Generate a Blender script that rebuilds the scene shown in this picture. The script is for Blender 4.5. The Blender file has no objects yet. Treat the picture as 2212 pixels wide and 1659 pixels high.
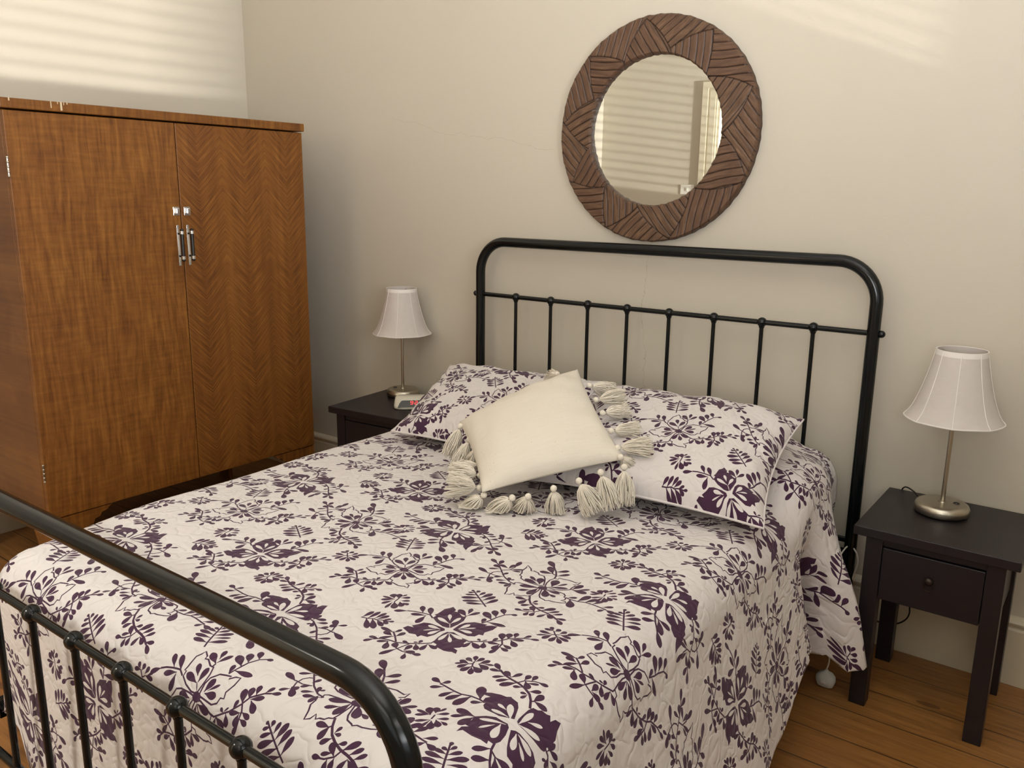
import bpy, bmesh, math, random
from mathutils import Vector, Matrix
from mathutils.geometry import delaunay_2d_cdt
random.seed(7)
PI = math.pi
scene = bpy.context.scene
COL = scene.collection

# ------------------------------------------------------------------ camera
cam_data = bpy.data.cameras.new('camera')
cam_data.sensor_width = 36.0
cam_data.lens = 29.615
cam_data.clip_start = 0.05
cam = bpy.data.objects.new('camera', cam_data)
COL.objects.link(cam)
cam.matrix_world = Matrix(((0.80030872, -0.14180290, 0.58257866, 1.4254),
                           (0.59947150, 0.17007114, -0.78211874, -2.8037),
                           (0.01182689, 0.97517575, 0.22111622, 1.4565),
                           (0, 0, 0, 1)))
scene.camera = cam

# ------------------------------------------------------------------ exposure, world
vs = scene.view_settings
vs.view_transform = 'Standard'
vs.look = 'None'
vs.gamma = 1.0
vs.exposure = -0.06
try:
    vs.use_curve_mapping = False
except Exception:
    pass
scene.cycles.use_denoising = True
scene.cycles.max_bounces = 8
scene.cycles.diffuse_bounces = 5
scene.cycles.glossy_bounces = 4
scene.cycles.caustics_reflective = False
scene.cycles.caustics_refractive = False
scene.cycles.sample_clamp_indirect = 4.0
world = bpy.data.worlds.new('world')
scene.world = world
world.use_nodes = True
world.node_tree.nodes['Background'].inputs[0].default_value = (0.80, 0.90, 1.0, 1)
world.node_tree.nodes['Background'].inputs[1].default_value = 1.6

# ------------------------------------------------------------------ daylight
X0, X1, Y1, Y0, ZC = -2.375, 2.75, 0.0, -3.55, 3.05     # room extents
WIN1 = (-3.25, -1.75, 0.95, 2.45)      # right wall window: y0, y1, z0, z1
WIN2 = (1.05, 2.25, 0.95, 2.45)        # window behind the photographer: x0, x1, z0, z1
DOOR = (-1.36, -0.52, 2.18)            # doorway opposite: x0, x1, height

def area(name, loc, direction, sx, sy, power, color, spread=PI):
    l = bpy.data.lights.new(name, 'AREA')
    l.shape = 'RECTANGLE'
    l.size, l.size_y = sx, sy
    l.energy = power
    l.color = color
    l.spread = spread
    o = bpy.data.objects.new(name, l)
    COL.objects.link(o)
    o.location = loc
    o.rotation_euler = Vector(direction).to_track_quat('-Z', 'Y').to_euler()
    return o

P_SIDE, P_BACK, P_STRIPE, P_HALL = 76, 36, 215, 150
# daylight diffused by the blinds of both windows
area('daylight_side_window', (X1 - 0.10, -2.5, 1.85), (-1, 0.05, 0.50), 1.4, 1.3, P_SIDE, (0.97, 0.975, 1.0), spread=1.85)
area('daylight_back_window', (1.65, Y0 + 0.10, 1.80), (-0.25, 1, 0.60), 1.15, 1.4, P_BACK, (0.98, 0.98, 1.0), spread=1.75)
# patches of sunlit ground outside, their light rising through the slats
area('sunlit_ground', (11.5, -4.4, -0.45), (-1, 0.18, 0.25), 1.0, 0.05, P_STRIPE, (1.0, 0.97, 0.90), spread=1.2)
area('sunlit_ground', (9.0, -7.6, -1.5), (-1, 0.75, 0.45), 0.3, 0.035, P_STRIPE * 0.28, (1.0, 0.97, 0.90), spread=1.2)
area('sunlit_ground', (11.0, 0.6, 0.2), (-1, -0.42, 0.17), 0.5, 0.04, P_STRIPE * 1.5, (1.0, 0.97, 0.90), spread=1.2)
area('hallway_daylight', (-0.9, -4.3, 2.5), (0, -0.3, -1), 1.2, 0.8, P_HALL, (1.0, 0.97, 0.88))
# ------------------------------------------------------------------ helpers
def tag(o, label=None, cat=None, group=None, kind=None):
    if label: o['label'] = label
    if cat: o['category'] = cat
    if group: o['group'] = group
    if kind: o['kind'] = kind
    return o

def empty(name, loc, rz=0.0):
    o = bpy.data.objects.new(name, None)
    COL.objects.link(o)
    o.location = loc
    o.rotation_euler = (0, 0, rz)
    o.empty_display_size = 0.1
    return o

class MB:
    def __init__(s):
        s.v = []; s.f = []; s.m = []
    def add(s, verts, faces, mi=0):
        b = len(s.v)
        s.v += [tuple(v) for v in verts]
        s.f += [tuple(b + i for i in f) for f in faces]
        s.m += [mi] * len(faces)
        return s
    def box(s, x0, x1, y0, y1, z0, z1, bev=0.0, mi=0):
        if x0 > x1: x0, x1 = x1, x0
        if y0 > y1: y0, y1 = y1, y0
        if z0 > z1: z0, z1 = z1, z0
        if bev <= 0:
            V = [(x, y, z) for z in (z0, z1) for (x, y) in ((x0, y0), (x1, y0), (x1, y1), (x0, y1))]
            F = [(0, 3, 2, 1), (4, 5, 6, 7), (0, 1, 5, 4), (1, 2, 6, 5), (2, 3, 7, 6), (3, 0, 4, 7)]
            return s.add(V, F, mi)
        bm = bmesh.new()
        bmesh.ops.create_cube(bm, size=1.0, matrix=Matrix.Translation(((x0 + x1) / 2, (y0 + y1) / 2, (z0 + z1) / 2)) @ Matrix.Diagonal((x1 - x0, y1 - y0, z1 - z0, 1)))
        bmesh.ops.bevel(bm, geom=bm.edges[:], offset=bev, segments=2, affect='EDGES', profile=0.5)
        bm.verts.index_update()
        s.add([v.co[:] for v in bm.verts], [[v.index for v in f.verts] for f in bm.faces], mi)
        bm.free()
        return s
    def tube(s, pts, r, seg=16, cap=True, mi=0, closed=False):
        pts = [Vector(p) for p in pts]
        n = len(pts)
        rr = r if isinstance(r, (list, tuple)) else [r] * n
        rings = []
        up = None
        for i, p in enumerate(pts):
            if closed:
                t = (pts[(i + 1) % n] - pts[i - 1]).normalized()
            else:
                t = (pts[min(i + 1, n - 1)] - pts[max(i - 1, 0)]).normalized()
            if up is None:
                up = Vector((0, 0, 1)) if abs(t.z) < 0.9 else Vector((0, 1, 0))
            a = t.cross(up)
            if a.length < 1e-6:
                a = t.cross(Vector((1, 0.3, 0)))
            a.normalize()
            b = a.cross(t).normalized()
            up = b
            rings.append([p + a * math.cos(2 * PI * k / seg) * rr[i] + b * math.sin(2 * PI * k / seg) * rr[i] for k in range(seg)])
        V = [v for ring in rings for v in ring]
        F = []
        m = n if closed else n - 1
        for i in range(m):
            j = (i + 1) % n
            for k in range(seg):
                k2 = (k + 1) % seg
                F.append((i * seg + k, i * seg + k2, j * seg + k2, j * seg + k))
        if cap and not closed:
            F.append(tuple(range(seg - 1, -1, -1)))
            F.append(tuple((n - 1) * seg + k for k in range(seg)))
        return s.add(V, F, mi)
    def lathe(s, prof, seg=48, c=(0, 0, 0), mi=0, close=False):
        V = []; F = []
        n = len(prof)
        for (r, z) in prof:
            for k in range(seg):
                a = 2 * PI * k / seg
                V.append((c[0] + r * math.cos(a), c[1] + r * math.sin(a), c[2] + z))
        for i in range(n if close else n - 1):
            j = (i + 1) % n
            for k in range(seg):
                k2 = (k + 1) % seg
                F.append((i * seg + k, i * seg + k2, j * seg + k2, j * seg + k))
        return s.add(V, F, mi)
    def sphere(s, c, r, seg=20, ring=12, mi=0, sc=(1, 1, 1)):
        V = []; F = []
        for i in range(ring + 1):
            ph = PI * i / ring
            for k in range(seg):
                a = 2 * PI * k / seg
                V.append((c[0] + r * sc[0] * math.sin(ph) * math.cos(a), c[1] + r * sc[1] * math.sin(ph) * math.sin(a), c[2] + r * sc[2] * math.cos(ph)))
        for i in range(ring):
            for k in range(seg):
                k2 = (k + 1) % seg
                F.append((i * seg + k, (i + 1) * seg + k, (i + 1) * seg + k2, i * seg + k2))
        return s.add(V, F, mi)
    def prism(s, poly, axis, a, b, mi=0):
        # poly: 2-D points of the plane across the axis; extruded from a to b
        def P(p, t):
            return {'x': (t, p[0], p[1]), 'y': (p[0], t, p[1]), 'z': (p[0], p[1], t)}[axis]
        n = len(poly)
        V = [P(p, a) for p in poly] + [P(p, b) for p in poly]
        F = [tuple(range(n)), tuple(range(2 * n - 1, n - 1, -1))]
        F += [(i, i + n, (i + 1) % n + n, (i + 1) % n) for i in range(n)]
        return s.add(V, F, mi)
    def build(s, name, mats, parent=None, smooth=False, loc=None, weld=True):
        me = bpy.data.meshes.new(name)
        me.from_pydata(s.v, [], s.f)
        if not isinstance(mats, (list, tuple)): mats = [mats]
        for m in mats: me.materials.append(m)
        me.polygons.foreach_set('material_index', s.m)
        if weld:
            bm = bmesh.new(); bm.from_mesh(me)
            bmesh.ops.remove_doubles(bm, verts=bm.verts, dist=1e-6)
            bmesh.ops.recalc_face_normals(bm, faces=bm.faces)
            bm.to_mesh(me); bm.free()
        if smooth:
            me.polygons.foreach_set('use_smooth', [True] * len(me.polygons))
            if smooth != True:
                me.set_sharp_from_angle(angle=math.radians(smooth))
        me.update()
        o = bpy.data.objects.new(name, me)
        COL.objects.link(o)
        if parent: o.parent = parent
        if loc: o.location = loc
        return o

def structure(name, mb, mats, smooth=False, parent=None):
    o = mb.build(name, mats, parent, smooth)
    if parent is None: o['kind'] = 'structure'
    return o

def copy_tree(o, parent=None):
    c = o.copy(); COL.objects.link(c); c.parent = parent
    for ch in [x for x in bpy.data.objects if x.parent == o]:
        copy_tree(ch, c)
    return c

def smoothstep(a, b, x):
    t = max(0.0, min(1.0, (x - a) / (b - a)))
    return t * t * (3 - 2 * t)

# ------------------------------------------------------------------ materials
def new_mat(name):
    m = bpy.data.materials.new(name)
    m.use_nodes = True
    nt = m.node_tree
    return m, nt, nt.nodes['Principled BSDF']

def N(nt, typ, **kw):
    n = nt.nodes.new(typ)
    ins = kw.pop('ins', {})
    for k, v in kw.items(): setattr(n, k, v)
    for k, v in ins.items():
        if isinstance(v, bpy.types.NodeSocket): nt.links.new(v, n.inputs[k])
        else: n.inputs[k].default_value = v
    return n

def M(nt, op, a, b=0.0, c=0.0):
    n = nt.nodes.new('ShaderNodeMath'); n.operation = op
    for i, v in enumerate((a, b, c)):
        if isinstance(v, bpy.types.NodeSocket): nt.links.new(v, n.inputs[i])
        else: n.inputs[i].default_value = v
    return n.outputs[0]

def ramp(nt, fac, stops):
    n = nt.nodes.new('ShaderNodeValToRGB')
    nt.links.new(fac, n.inputs[0])
    e = n.color_ramp.elements
    while len(e) < len(stops): e.new(0.5)
    for i, (p, c) in enumerate(stops):
        e[i].position = p; e[i].color = (*c, 1)
    return n.outputs[0]

def coords(nt, kind='Object', scale=(1, 1, 1), rot=(0, 0, 0)):
    tc = nt.nodes.new('ShaderNodeTexCoord')
    mp = N(nt, 'ShaderNodeMapping', ins={'Vector': tc.outputs[kind], 'Scale': scale, 'Rotation': rot})
    return mp.outputs[0]

def noise(nt, vec, scale, detail=3.0, rough=0.5, dist=0.0):
    n = N(nt, 'ShaderNodeTexNoise', ins={'Vector': vec, 'Scale': scale, 'Detail': detail, 'Roughness': rough, 'Distortion': dist})
    return n.outputs[0]

def mixc(nt, fac, a, b):
    n = nt.nodes.new('ShaderNodeMix'); n.data_type = 'RGBA'
    for k, v in ((0, fac), (6, a), (7, b)):
        if isinstance(v, bpy.types.NodeSocket): nt.links.new(v, n.inputs[k])
        elif k == 0: n.inputs[0].default_value = v
        else: n.inputs[k].default_value = (*v, 1)
    return n.outputs[2]

def bump(nt, h, strength, dist=0.001, normal=None):
    n = N(nt, 'ShaderNodeBump', ins={'Height': h, 'Strength': strength, 'Distance': dist})
    return n.outputs[0]

def simple(name, col, rough=0.5, metal=0.0, nscale=0, nstr=0.0, spec=0.5, vary=0.0):
    m, nt, b = new_mat(name)
    b.inputs['Base Color'].default_value = (*col, 1)
    b.inputs['Roughness'].default_value = rough
    b.inputs['Metallic'].default_value = metal
    b.inputs['Specular IOR Level'].default_value = spec
    v = coords(nt)
    if vary:
        n = noise(nt, v, max(nscale, 5) * 0.3, 3)
        c = mixc(nt, n, tuple(x * (1 - vary) for x in col), tuple(min(1, x * (1 + vary)) for x in col))
        nt.links.new(c, b.inputs['Base Color'])
    if nscale:
        nt.links.new(bump(nt, noise(nt, v, nscale, 4), nstr, 0.002), b.inputs['Normal'])
    return m

def wall_paint(name, col, crack=False):
    m, nt, b = new_mat(name)
    v = coords(nt)
    big = noise(nt, v, 1.3, 3)
    c = mixc(nt, big, tuple(x * 0.965 for x in col), tuple(min(1, x * 1.03) for x in col))
    fine = noise(nt, v, 90, 3)
    lump = noise(nt, v, 7, 3)
    if crack:
        sx = N(nt, 'ShaderNodeSeparateXYZ', ins={0: v})
        wob = noise(nt, v, 3.5, 7, 0.62)
        # hairline crack running down above the headboard, and one across to the left of the mirror
        dx = M(nt, 'ABSOLUTE', M(nt, 'ADD', M(nt, 'SUBTRACT', sx.outputs[0], -0.045), M(nt, 'MULTIPLY', M(nt, 'SUBTRACT', wob, 0.5), 0.22)))
        l1 = M(nt, 'MULTIPLY', M(nt, 'LESS_THAN', dx, 0.0011), M(nt, 'LESS_THAN', sx.outputs[2], 1.28))
        dz = M(nt, 'ABSOLUTE', M(nt, 'ADD', M(nt, 'ADD', M(nt, 'SUBTRACT', sx.outputs[2], 1.53), M(nt, 'MULTIPLY', sx.outputs[0], 0.236 - 0.06)), M(nt, 'MULTIPLY', M(nt, 'SUBTRACT', wob, 0.5), 0.12)))
        l2 = M(nt, 'MULTIPLY', M(nt, 'LESS_THAN', dz, 0.0009), M(nt, 'MULTIPLY', M(nt, 'LESS_THAN', sx.outputs[0], -0.47), M(nt, 'GREATER_THAN', sx.outputs[0], -1.35)))
        l = M(nt, 'MULTIPLY', M(nt, 'MAXIMUM', l1, M(nt, 'MULTIPLY', l2, 0.6)), 0.5)
        c = mixc(nt, l, c, (col[0] * 0.55, col[1] * 0.5, col[2] * 0.4))
    nt.links.new(c, b.inputs['Base Color'])
    b.inputs['Roughness'].default_value = 0.55
    b.inputs['Specular IOR Level'].default_value = 0.3
    h = M(nt, 'ADD', M(nt, 'MULTIPLY', lump, 1.0), M(nt, 'MULTIPLY', fine, 0.25))
    nt.links.new(bump(nt, h, 0.35, 0.004), b.inputs['Normal'])
    return m

def wood_dark(name, col, vary=0.35, rough=0.45):
    m, nt, b = new_mat(name)
    v = coords(nt, scale=(2, 30, 30))
    n = noise(nt, v, 2.2, 5, 0.6, 0.4)
    c = mixc(nt, n, tuple(x * (1 - vary) for x in col), tuple(x * (1 + vary) for x in col))
    nt.links.new(c, b.inputs['Base Color'])
    b.inputs['Roughness'].default_value = rough
    nt.links.new(bump(nt, n, 0.12, 0.001), b.inputs['Normal'])
    return m

def floor_mat():
    m, nt, b = new_mat('pine_boards')
    v = coords(nt)
    s = N(nt, 'ShaderNodeSeparateXYZ', ins={0: v})
    pitch = 0.148
    yy = M(nt, 'DIVIDE', M(nt, 'ADD', s.outputs[1], 0.019), pitch)
    fr = M(nt, 'FRACT', yy)
    idx = M(nt, 'FLOOR', yy)
    edge = M(nt, 'MINIMUM', fr, M(nt, 'SUBTRACT', 1.0, fr))
    gap = M(nt, 'LESS_THAN', edge, 0.012)
    wn = N(nt, 'ShaderNodeTexWhiteNoise', noise_dimensions='1D', ins={'W': idx})
    off = N(nt, 'ShaderNodeCombineXYZ', ins={0: M(nt, 'MULTIPLY', wn.outputs[0], 13.0), 1: M(nt, 'MULTIPLY', idx, 3.7), 2: 0.0})
    va = N(nt, 'ShaderNodeVectorMath', operation='ADD', ins={0: v, 1: off.outputs[0]})
    st = N(nt, 'ShaderNodeMapping', ins={'Vector': va.outputs[0], 'Scale': (1.6, 22, 1)})
    g = noise(nt, st.outputs[0], 3.0, 5, 0.6, 0.8)
    st2 = N(nt, 'ShaderNodeMapping', ins={'Vector': va.outputs[0], 'Scale': (3, 9, 1)})
    kn = N(nt, 'ShaderNodeTexVoronoi', ins={'Vector': st2.outputs[0], 'Scale': 0.9})
    knot = M(nt, 'LESS_THAN', kn.outputs[0], 0.09)
    c = ramp(nt, g, [(0.25, (0.14, 0.058, 0.017)), (0.5, (0.265, 0.118, 0.032)), (0.75, (0.37, 0.178, 0.052))])
    c = mixc(nt, M(nt, 'MULTIPLY', wn.outputs[0], 0.45), c, (0.22, 0.085, 0.025))
    c = mixc(nt, M(nt, 'MULTIPLY', knot, 0.7), c, (0.07, 0.025, 0.01))
    c = mixc(nt, gap, c, (0.02, 0.010, 0.006))
    nt.links.new(c, b.inputs['Base Color'])
    b.inputs['Roughness'].default_value = 0.38
    h = M(nt, 'SUBTRACT', M(nt, 'MULTIPLY', g, 0.15), gap)
    nt.links.new(bump(nt, h, 0.4, 0.003), b.inputs['Normal'])
    return m

def veneer(name, herring=False, dark=1.0):
    # grain runs along z; across the panel is y
    m, nt, b = new_mat(name)
    v = coords(nt)
    s = N(nt, 'ShaderNodeSeparateXYZ', ins={0: v})
    y, z = s.outputs[1], s.outputs[2]
    warp = noise(nt, N(nt, 'ShaderNodeMapping', ins={'Vector': v, 'Scale': (1, 3.0, 1.1)}).outputs[0], 2.0, 3)
    if herring:
        t = M(nt, 'PINGPONG', M(nt, 'ADD', y, 0.849), 0.105)
        w = M(nt, 'ADD', M(nt, 'SUBTRACT', z, M(nt, 'MULTIPLY', t, 1.0)), M(nt, 'MULTIPLY', warp, 0.02))
        cv = N(nt, 'ShaderNodeCombineXYZ', ins={0: M(nt, 'MULTIPLY', t, 12.0), 1: M(nt, 'MULTIPLY', w, 150.0), 2: 0.0})
        fig = noise(nt, cv.outputs[0], 1.0, 3, 0.55, 0.1)
        soft = M(nt, 'SUBTRACT', 1.0, M(nt, 'MULTIPLY', M(nt, 'PINGPONG', M(nt, 'ADD', y, 0.849), 0.105), 6.5))
        fig = M(nt, 'ADD', 0.5, M(nt, 'MULTIPLY', M(nt, 'SUBTRACT', fig, 0.5), M(nt, 'ADD', 0.75, M(nt, 'MULTIPLY', soft, 0.55))))
        fig = M(nt, 'SUBTRACT', fig, M(nt, 'MULTIPLY', soft, 0.05))
        st = noise(nt, N(nt, 'ShaderNodeMapping', ins={'Vector': v, 'Scale': (1, 26, 1.2)}).outputs[0], 1.0, 3)
        fac = M(nt, 'ADD', M(nt, 'MULTIPLY', fig, 0.72), M(nt, 'MULTIPLY', st, 0.28))
    else:
        cv = N(nt, 'ShaderNodeCombineXYZ', ins={0: M(nt, 'MULTIPLY', M(nt, 'ADD', y, M(nt, 'MULTIPLY', warp, 0.05)), 62.0), 1: M(nt, 'MULTIPLY', z, 5.5), 2: 0.0})
        fig = noise(nt, cv.outputs[0], 1.0, 4, 0.6, 0.5)
        cv2 = N(nt, 'ShaderNodeCombineXYZ', ins={0: M(nt, 'MULTIPLY', y, 9.0), 1: M(nt, 'MULTIPLY', z, 70.0), 2: 0.0})
        rip = noise(nt, cv2.outputs[0], 1.0, 3, 0.6)
        fac = M(nt, 'ADD', M(nt, 'MULTIPLY', fig, 0.72), M(nt, 'MULTIPLY', rip, 0.28))
    big = noise(nt, v, 3.0, 3, 0.5, 0.5)
    c = ramp(nt, fac, [(0.33, tuple(q * dark for q in (0.092, 0.030, 0.0055))), (0.50, tuple(q * dark for q in (0.190, 0.074, 0.013))), (0.67, tuple(q * dark for q in (0.290, 0.125, 0.024)))])
    c = mixc(nt, M(nt, 'MULTIPLY', big, 0.35), c, (0.185 * dark, 0.062 * dark, 0.015 * dark))
    nt.links.new(c, b.inputs['Base Color'])
    b.inputs['Roughness'].default_value = 0.42
    b.inputs['Specular IOR Level'].default_value = 0.30
    nt.links.new(bump(nt, fac, 0.06, 0.001), b.inputs['Normal'])
    return m

def cloth_mat(name, col, quilt=True):
    m, nt, b = new_mat(name)
    uv = coords(nt, 'UV')
    b.inputs['Base Color'].default_value = (*col, 1)
    b.inputs['Roughness'].default_value = 0.85
    b.inputs['Specular IOR Level'].default_value = 0.15
    b.inputs['Sheen Weight'].default_value = 0.15
    n1 = noise(nt, uv, 27.0, 1.0, 0.4, 0.6)
    d1 = M(nt, 'ABSOLUTE', M(nt, 'SUBTRACT', n1, 0.5))
    ch = M(nt, 'SMOOTH_MIN', M(nt, 'MULTIPLY', d1, 6.0), 1.0, 0.8)
    puff = noise(nt, uv, 60.0, 2)
    weave = noise(nt, uv, 900.0, 1)
    h = M(nt, 'ADD', M(nt, 'MULTIPLY', ch, 1.0), M(nt, 'ADD', M(nt, 'MULTIPLY', puff, 0.30), M(nt, 'MULTIPLY', weave, 0.06)))
    nt.links.new(bump(nt, h, 0.60, 0.0035), b.inputs['Normal'])
    return m
WALL = (0.575, 0.528, 0.442)
m_wall = wall_paint('cream_wall_paint', WALL)
m_wallc = wall_paint('cream_wall_paint_cracked', WALL, True)
m_ceil = simple('white_ceiling_paint', (0.78, 0.76, 0.70), 0.7)
m_trim = simple('cream_gloss_trim', (0.66, 0.60, 0.47), 0.35, nscale=40, nstr=0.05)
m_white = simple('white_plastic', (0.78, 0.76, 0.70), 0.35)
m_floor = floor_mat()
m_black = simple('black_enamelled_steel', (0.0035, 0.005, 0.0055), 0.17, spec=0.38)
m_espresso = wood_dark('espresso_stained_wood', (0.0105, 0.0072, 0.0100), 0.3, 0.42)
m_nickel = simple('brushed_nickel', (0.50, 0.46, 0.38), 0.28, 1.0, 300, 0.05)
m_chrome = simple('polished_chrome', (0.85, 0.85, 0.85), 0.12, 1.0)
m_blackpl = simple('black_bakelite', (0.012, 0.010, 0.010), 0.25)
m_bronze = simple('aged_bronze', (0.05, 0.035, 0.028), 0.4, 0.8)
m_veneer = veneer('figured_walnut_veneer')
m_herring = veneer('herringbone_walnut_veneer', True)
m_vdark = veneer('plain_walnut_veneer', False, 0.9)
m_chip = simple('chipped_raw_edge', (0.62, 0.50, 0.33), 0.8)
m_shadow = simple('underside_shadow', (0.03, 0.015, 0.01), 0.9)  # dark brown standing in for shade on undersides; not assigned to any part
m_cloth = cloth_mat('quilted_off_white_cotton', (0.685, 0.648, 0.645))
m_print = cloth_mat('quilted_purple_print', (0.058, 0.022, 0.052))
m_ticking = simple('white_mattress_ticking', (0.70, 0.66, 0.62), 0.9)

# =================================================================== room
WT = 0.14
mb = MB(); mb.box(X0 - WT, X1 + WT, Y0 - 2.0, Y1 + WT, -0.12, 0.0); structure('floor', mb, m_floor)
mb = MB(); mb.box(X0 - WT, X1 + WT, Y0 - 2.0, Y1 + WT, ZC, ZC + 0.1); structure('ceiling', mb, m_ceil)
mb = MB(); mb.box(X0 - WT, X1 + WT, 0, WT, 0, ZC); structure('wall_back', mb, m_wallc)
mb = MB(); mb.box(X0 - WT, X0, Y0 - 2.0, 0, 0, ZC); structure('wall_left', mb, m_wall)
y0, y1, z0, z1 = WIN1
mb = MB(); mb.box(X1, X1 + WT, Y0, y0, 0, ZC).box(X1, X1 + WT, y1, 0, 0, ZC).box(X1, X1 + WT, y0, y1, 0, z0).box(X1, X1 + WT, y0, y1, z1, ZC)
structure('wall_right', mb, m_wall)
x0, x1, wz0, wz1 = WIN2
dx0, dx1, dz = DOOR
mb = MB()
mb.box(X0, dx0, Y0 - WT, Y0, 0, ZC).box(dx0, dx1, Y0 - WT, Y0, dz, ZC).box(dx1, x0, Y0 - WT, Y0, 0, ZC)
mb.box(x0, x1, Y0 - WT, Y0, 0, wz0).box(x0, x1, Y0 - WT, Y0, wz1, ZC).box(x1, X1 + WT, Y0 - WT, Y0, 0, ZC)
structure('wall_front', mb, m_wall)
mb = MB(); mb.box(X0, 0.6, Y0 - 1.9, Y0 - 1.8, 0, ZC).box(0.6, 0.7, Y0 - 1.8, Y0 - WT, 0, ZC)
structure('wall_hallway', mb, m_wall)

def skirting_profile():
    return [(0, 0), (-0.020, 0), (-0.020, 0.178), (-0.014, 0.184), (-0.014, 0.190), (-0.022, 0.196), (-0.024, 0.204), (-0.020, 0.212), (-0.010, 0.218), (0, 0.220)]
mb = MB(); mb.prism([(p[0], p[1]) for p in skirting_profile()], 'x', X0, X1); structure('baseboard_back', mb, m_trim)
mb = MB(); mb.prism([(X0 - p[0], p[1]) for p in skirting_profile()], 'y', Y0, -0.024); structure('baseboard_left', mb, m_trim)
mb = MB(); mb.prism([(X1 + p[0], p[1]) for p in skirting_profile()], 'y', Y0, -0.024); structure('baseboard_right', mb, m_trim)
mb = MB(); mb.prism([(Y0 - p[0], p[1]) for p in skirting_profile()], 'x', X0 + 0.024, dx0 - 0.125); mb.prism([(Y0 - p[0], p[1]) for p in skirting_profile()], 'x', dx1 + 0.125, X1 - 0.024)
structure('baseboard_front', mb, m_trim)

# door casing and the door leaf standing open in the hallway
def casing(mb, a0, a1, zb, zt, plane, out, w=0.12, sill=False):
    # stepped architrave round an opening that lies in a wall (plane 'x' or 'y')
    for (wi, wo, th) in ((0.0, w * 0.62, 0.016), (w * 0.12, w * 0.50, 0.022), (w * 0.62, w, 0.030)):
        for (p, q) in ((a0 - wo, a0 - wi), (a1 + wi, a1 + wo)):
            if plane == 'y': mb.box(p, q, out[0], out[0] + out[1] * th, zb, zt + wi + (wo - wi) * 0)
            else: mb.box(out[0], out[0] + out[1] * th, p, q, zb, zt + wi)
        if plane == 'y': mb.box(a0 - wo, a1 + wo, out[0], out[0] + out[1] * th, zt + wi, zt + wo)
        else: mb.box(out[0], out[0] + out[1] * th, a0 - wo, a1 + wo, zt + wi, zt + wo)
mb = MB(); casing(mb, dx0, dx1, 0, dz, 'y', (Y0, 1)); mb.box(dx0 - 0.002, dx0 + 0.018, Y0 - WT, Y0, 0, dz).box(dx1 - 0.018, dx1 + 0.002, Y0 - WT, Y0, 0, dz).box(dx0, dx1, Y0 - WT, Y0, dz - 0.018, dz)
dr = structure('door_1', mb, m_trim)

def window(name, plane, a0, a1, zb, zt, wall, inward):
    mb = MB(); casing(mb, a0, a1, zb, zt, plane, (wall, inward))
    t0, t1 = wall - inward * 0.10, wall - inward * 0.06
    def bx(p, q, za, zb_, ta=t0, tb=t1):
        if plane == 'y': mb.box(p, q, ta, tb, za, zb_)
        else: mb.box(ta, tb, p, q, za, zb_)
    bx(a0, a0 + 0.05, zb, zt); bx(a1 - 0.05, a1, zb, zt); bx(a0, a1, zb, zb + 0.06); bx(a0, a1, zt - 0.05, zt)
    bx(a0, a1, (zb + zt) / 2 - 0.02, (zb + zt) / 2 + 0.02)
    bx(a0 - 0.10, a1 + 0.10, zb - 0.03, zb, wall - inward * 0.06, wall + inward * 0.05)
    structure(name, mb, m_trim)
    bl = empty('venetian_blind', ((wall - inward * 0.03, (a0 + a1) / 2, zb) if plane == 'x' else ((a0 + a1) / 2, wall - inward * 0.03, zb)))
    mb = MB(); L = (a1 - a0) / 2 - 0.015
    n = int((zt - zb - 0.05) / 0.045)
    for i in range(n):
        z = 0.02 + i * 0.045
        c, s_ = 0.024 * math.cos(0.25), 0.024 * math.sin(0.25)
        if plane == 'x':
            V = [(-inward * -c, -L, z + s_), (inward * -c * 1, -L, z - s_), (inward * -c, L, z - s_), (-inward * -c, L, z + s_)]
            V = [(inward * c, -L, z + s_), (-inward * c, -L, z - s_), (-inward * c, L, z - s_), (inward * c, L, z + s_)]
        else:
            V = [(-L, inward * c, z + s_), (-L, -inward * c, z - s_), (L, -inward * c, z - s_), (L, inward * c, z + s_)]
        V2 = [(a, b, c_ + 0.002) for a, b, c_ in V]
        mb.add(V + V2, [(0, 1, 2, 3), (7, 6, 5, 4), (0, 4, 5, 1), (1, 5, 6, 2), (2, 6, 7, 3), (3, 7, 4, 0)])
    mb.build('slats', m_white, bl)
    mb = MB()
    if plane == 'x': mb.box(-0.025, 0.025, -L, L, zt - zb - 0.05, zt - zb - 0.005)
    else: mb.box(-L, L, -0.025, 0.025, zt - zb - 0.05, zt - zb - 0.005)
    mb.build('head_rail', m_white, bl)
    return bl
b1 = window('window_1', 'x', WIN1[0], WIN1[1], WIN1[2], WIN1[3], X1, -1)
tag(b1, 'white venetian blind in the window of the right-hand wall', 'blind')
b2 = window('window_2', 'y', WIN2[0], WIN2[1], WIN2[2], WIN2[3], Y0, 1)
tag(b2, 'white venetian blind in the window behind the photographer', 'blind')

# light switch seen in the mirror
sw = empty('light_switch', (-1.575, Y0, 1.50))
tag(sw, 'white light switch beside the door frame, seen reflected in the round mirror', 'light switch')
MB().box(-0.058, 0.058, 0, 0.009, -0.037, 0.037, 0.002).build('plate', m_white, sw)
MB().box(-0.008, 0.008, 0.009, 0.016, -0.013, 0.013, 0.002).build('rocker', m_white, sw)

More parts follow.
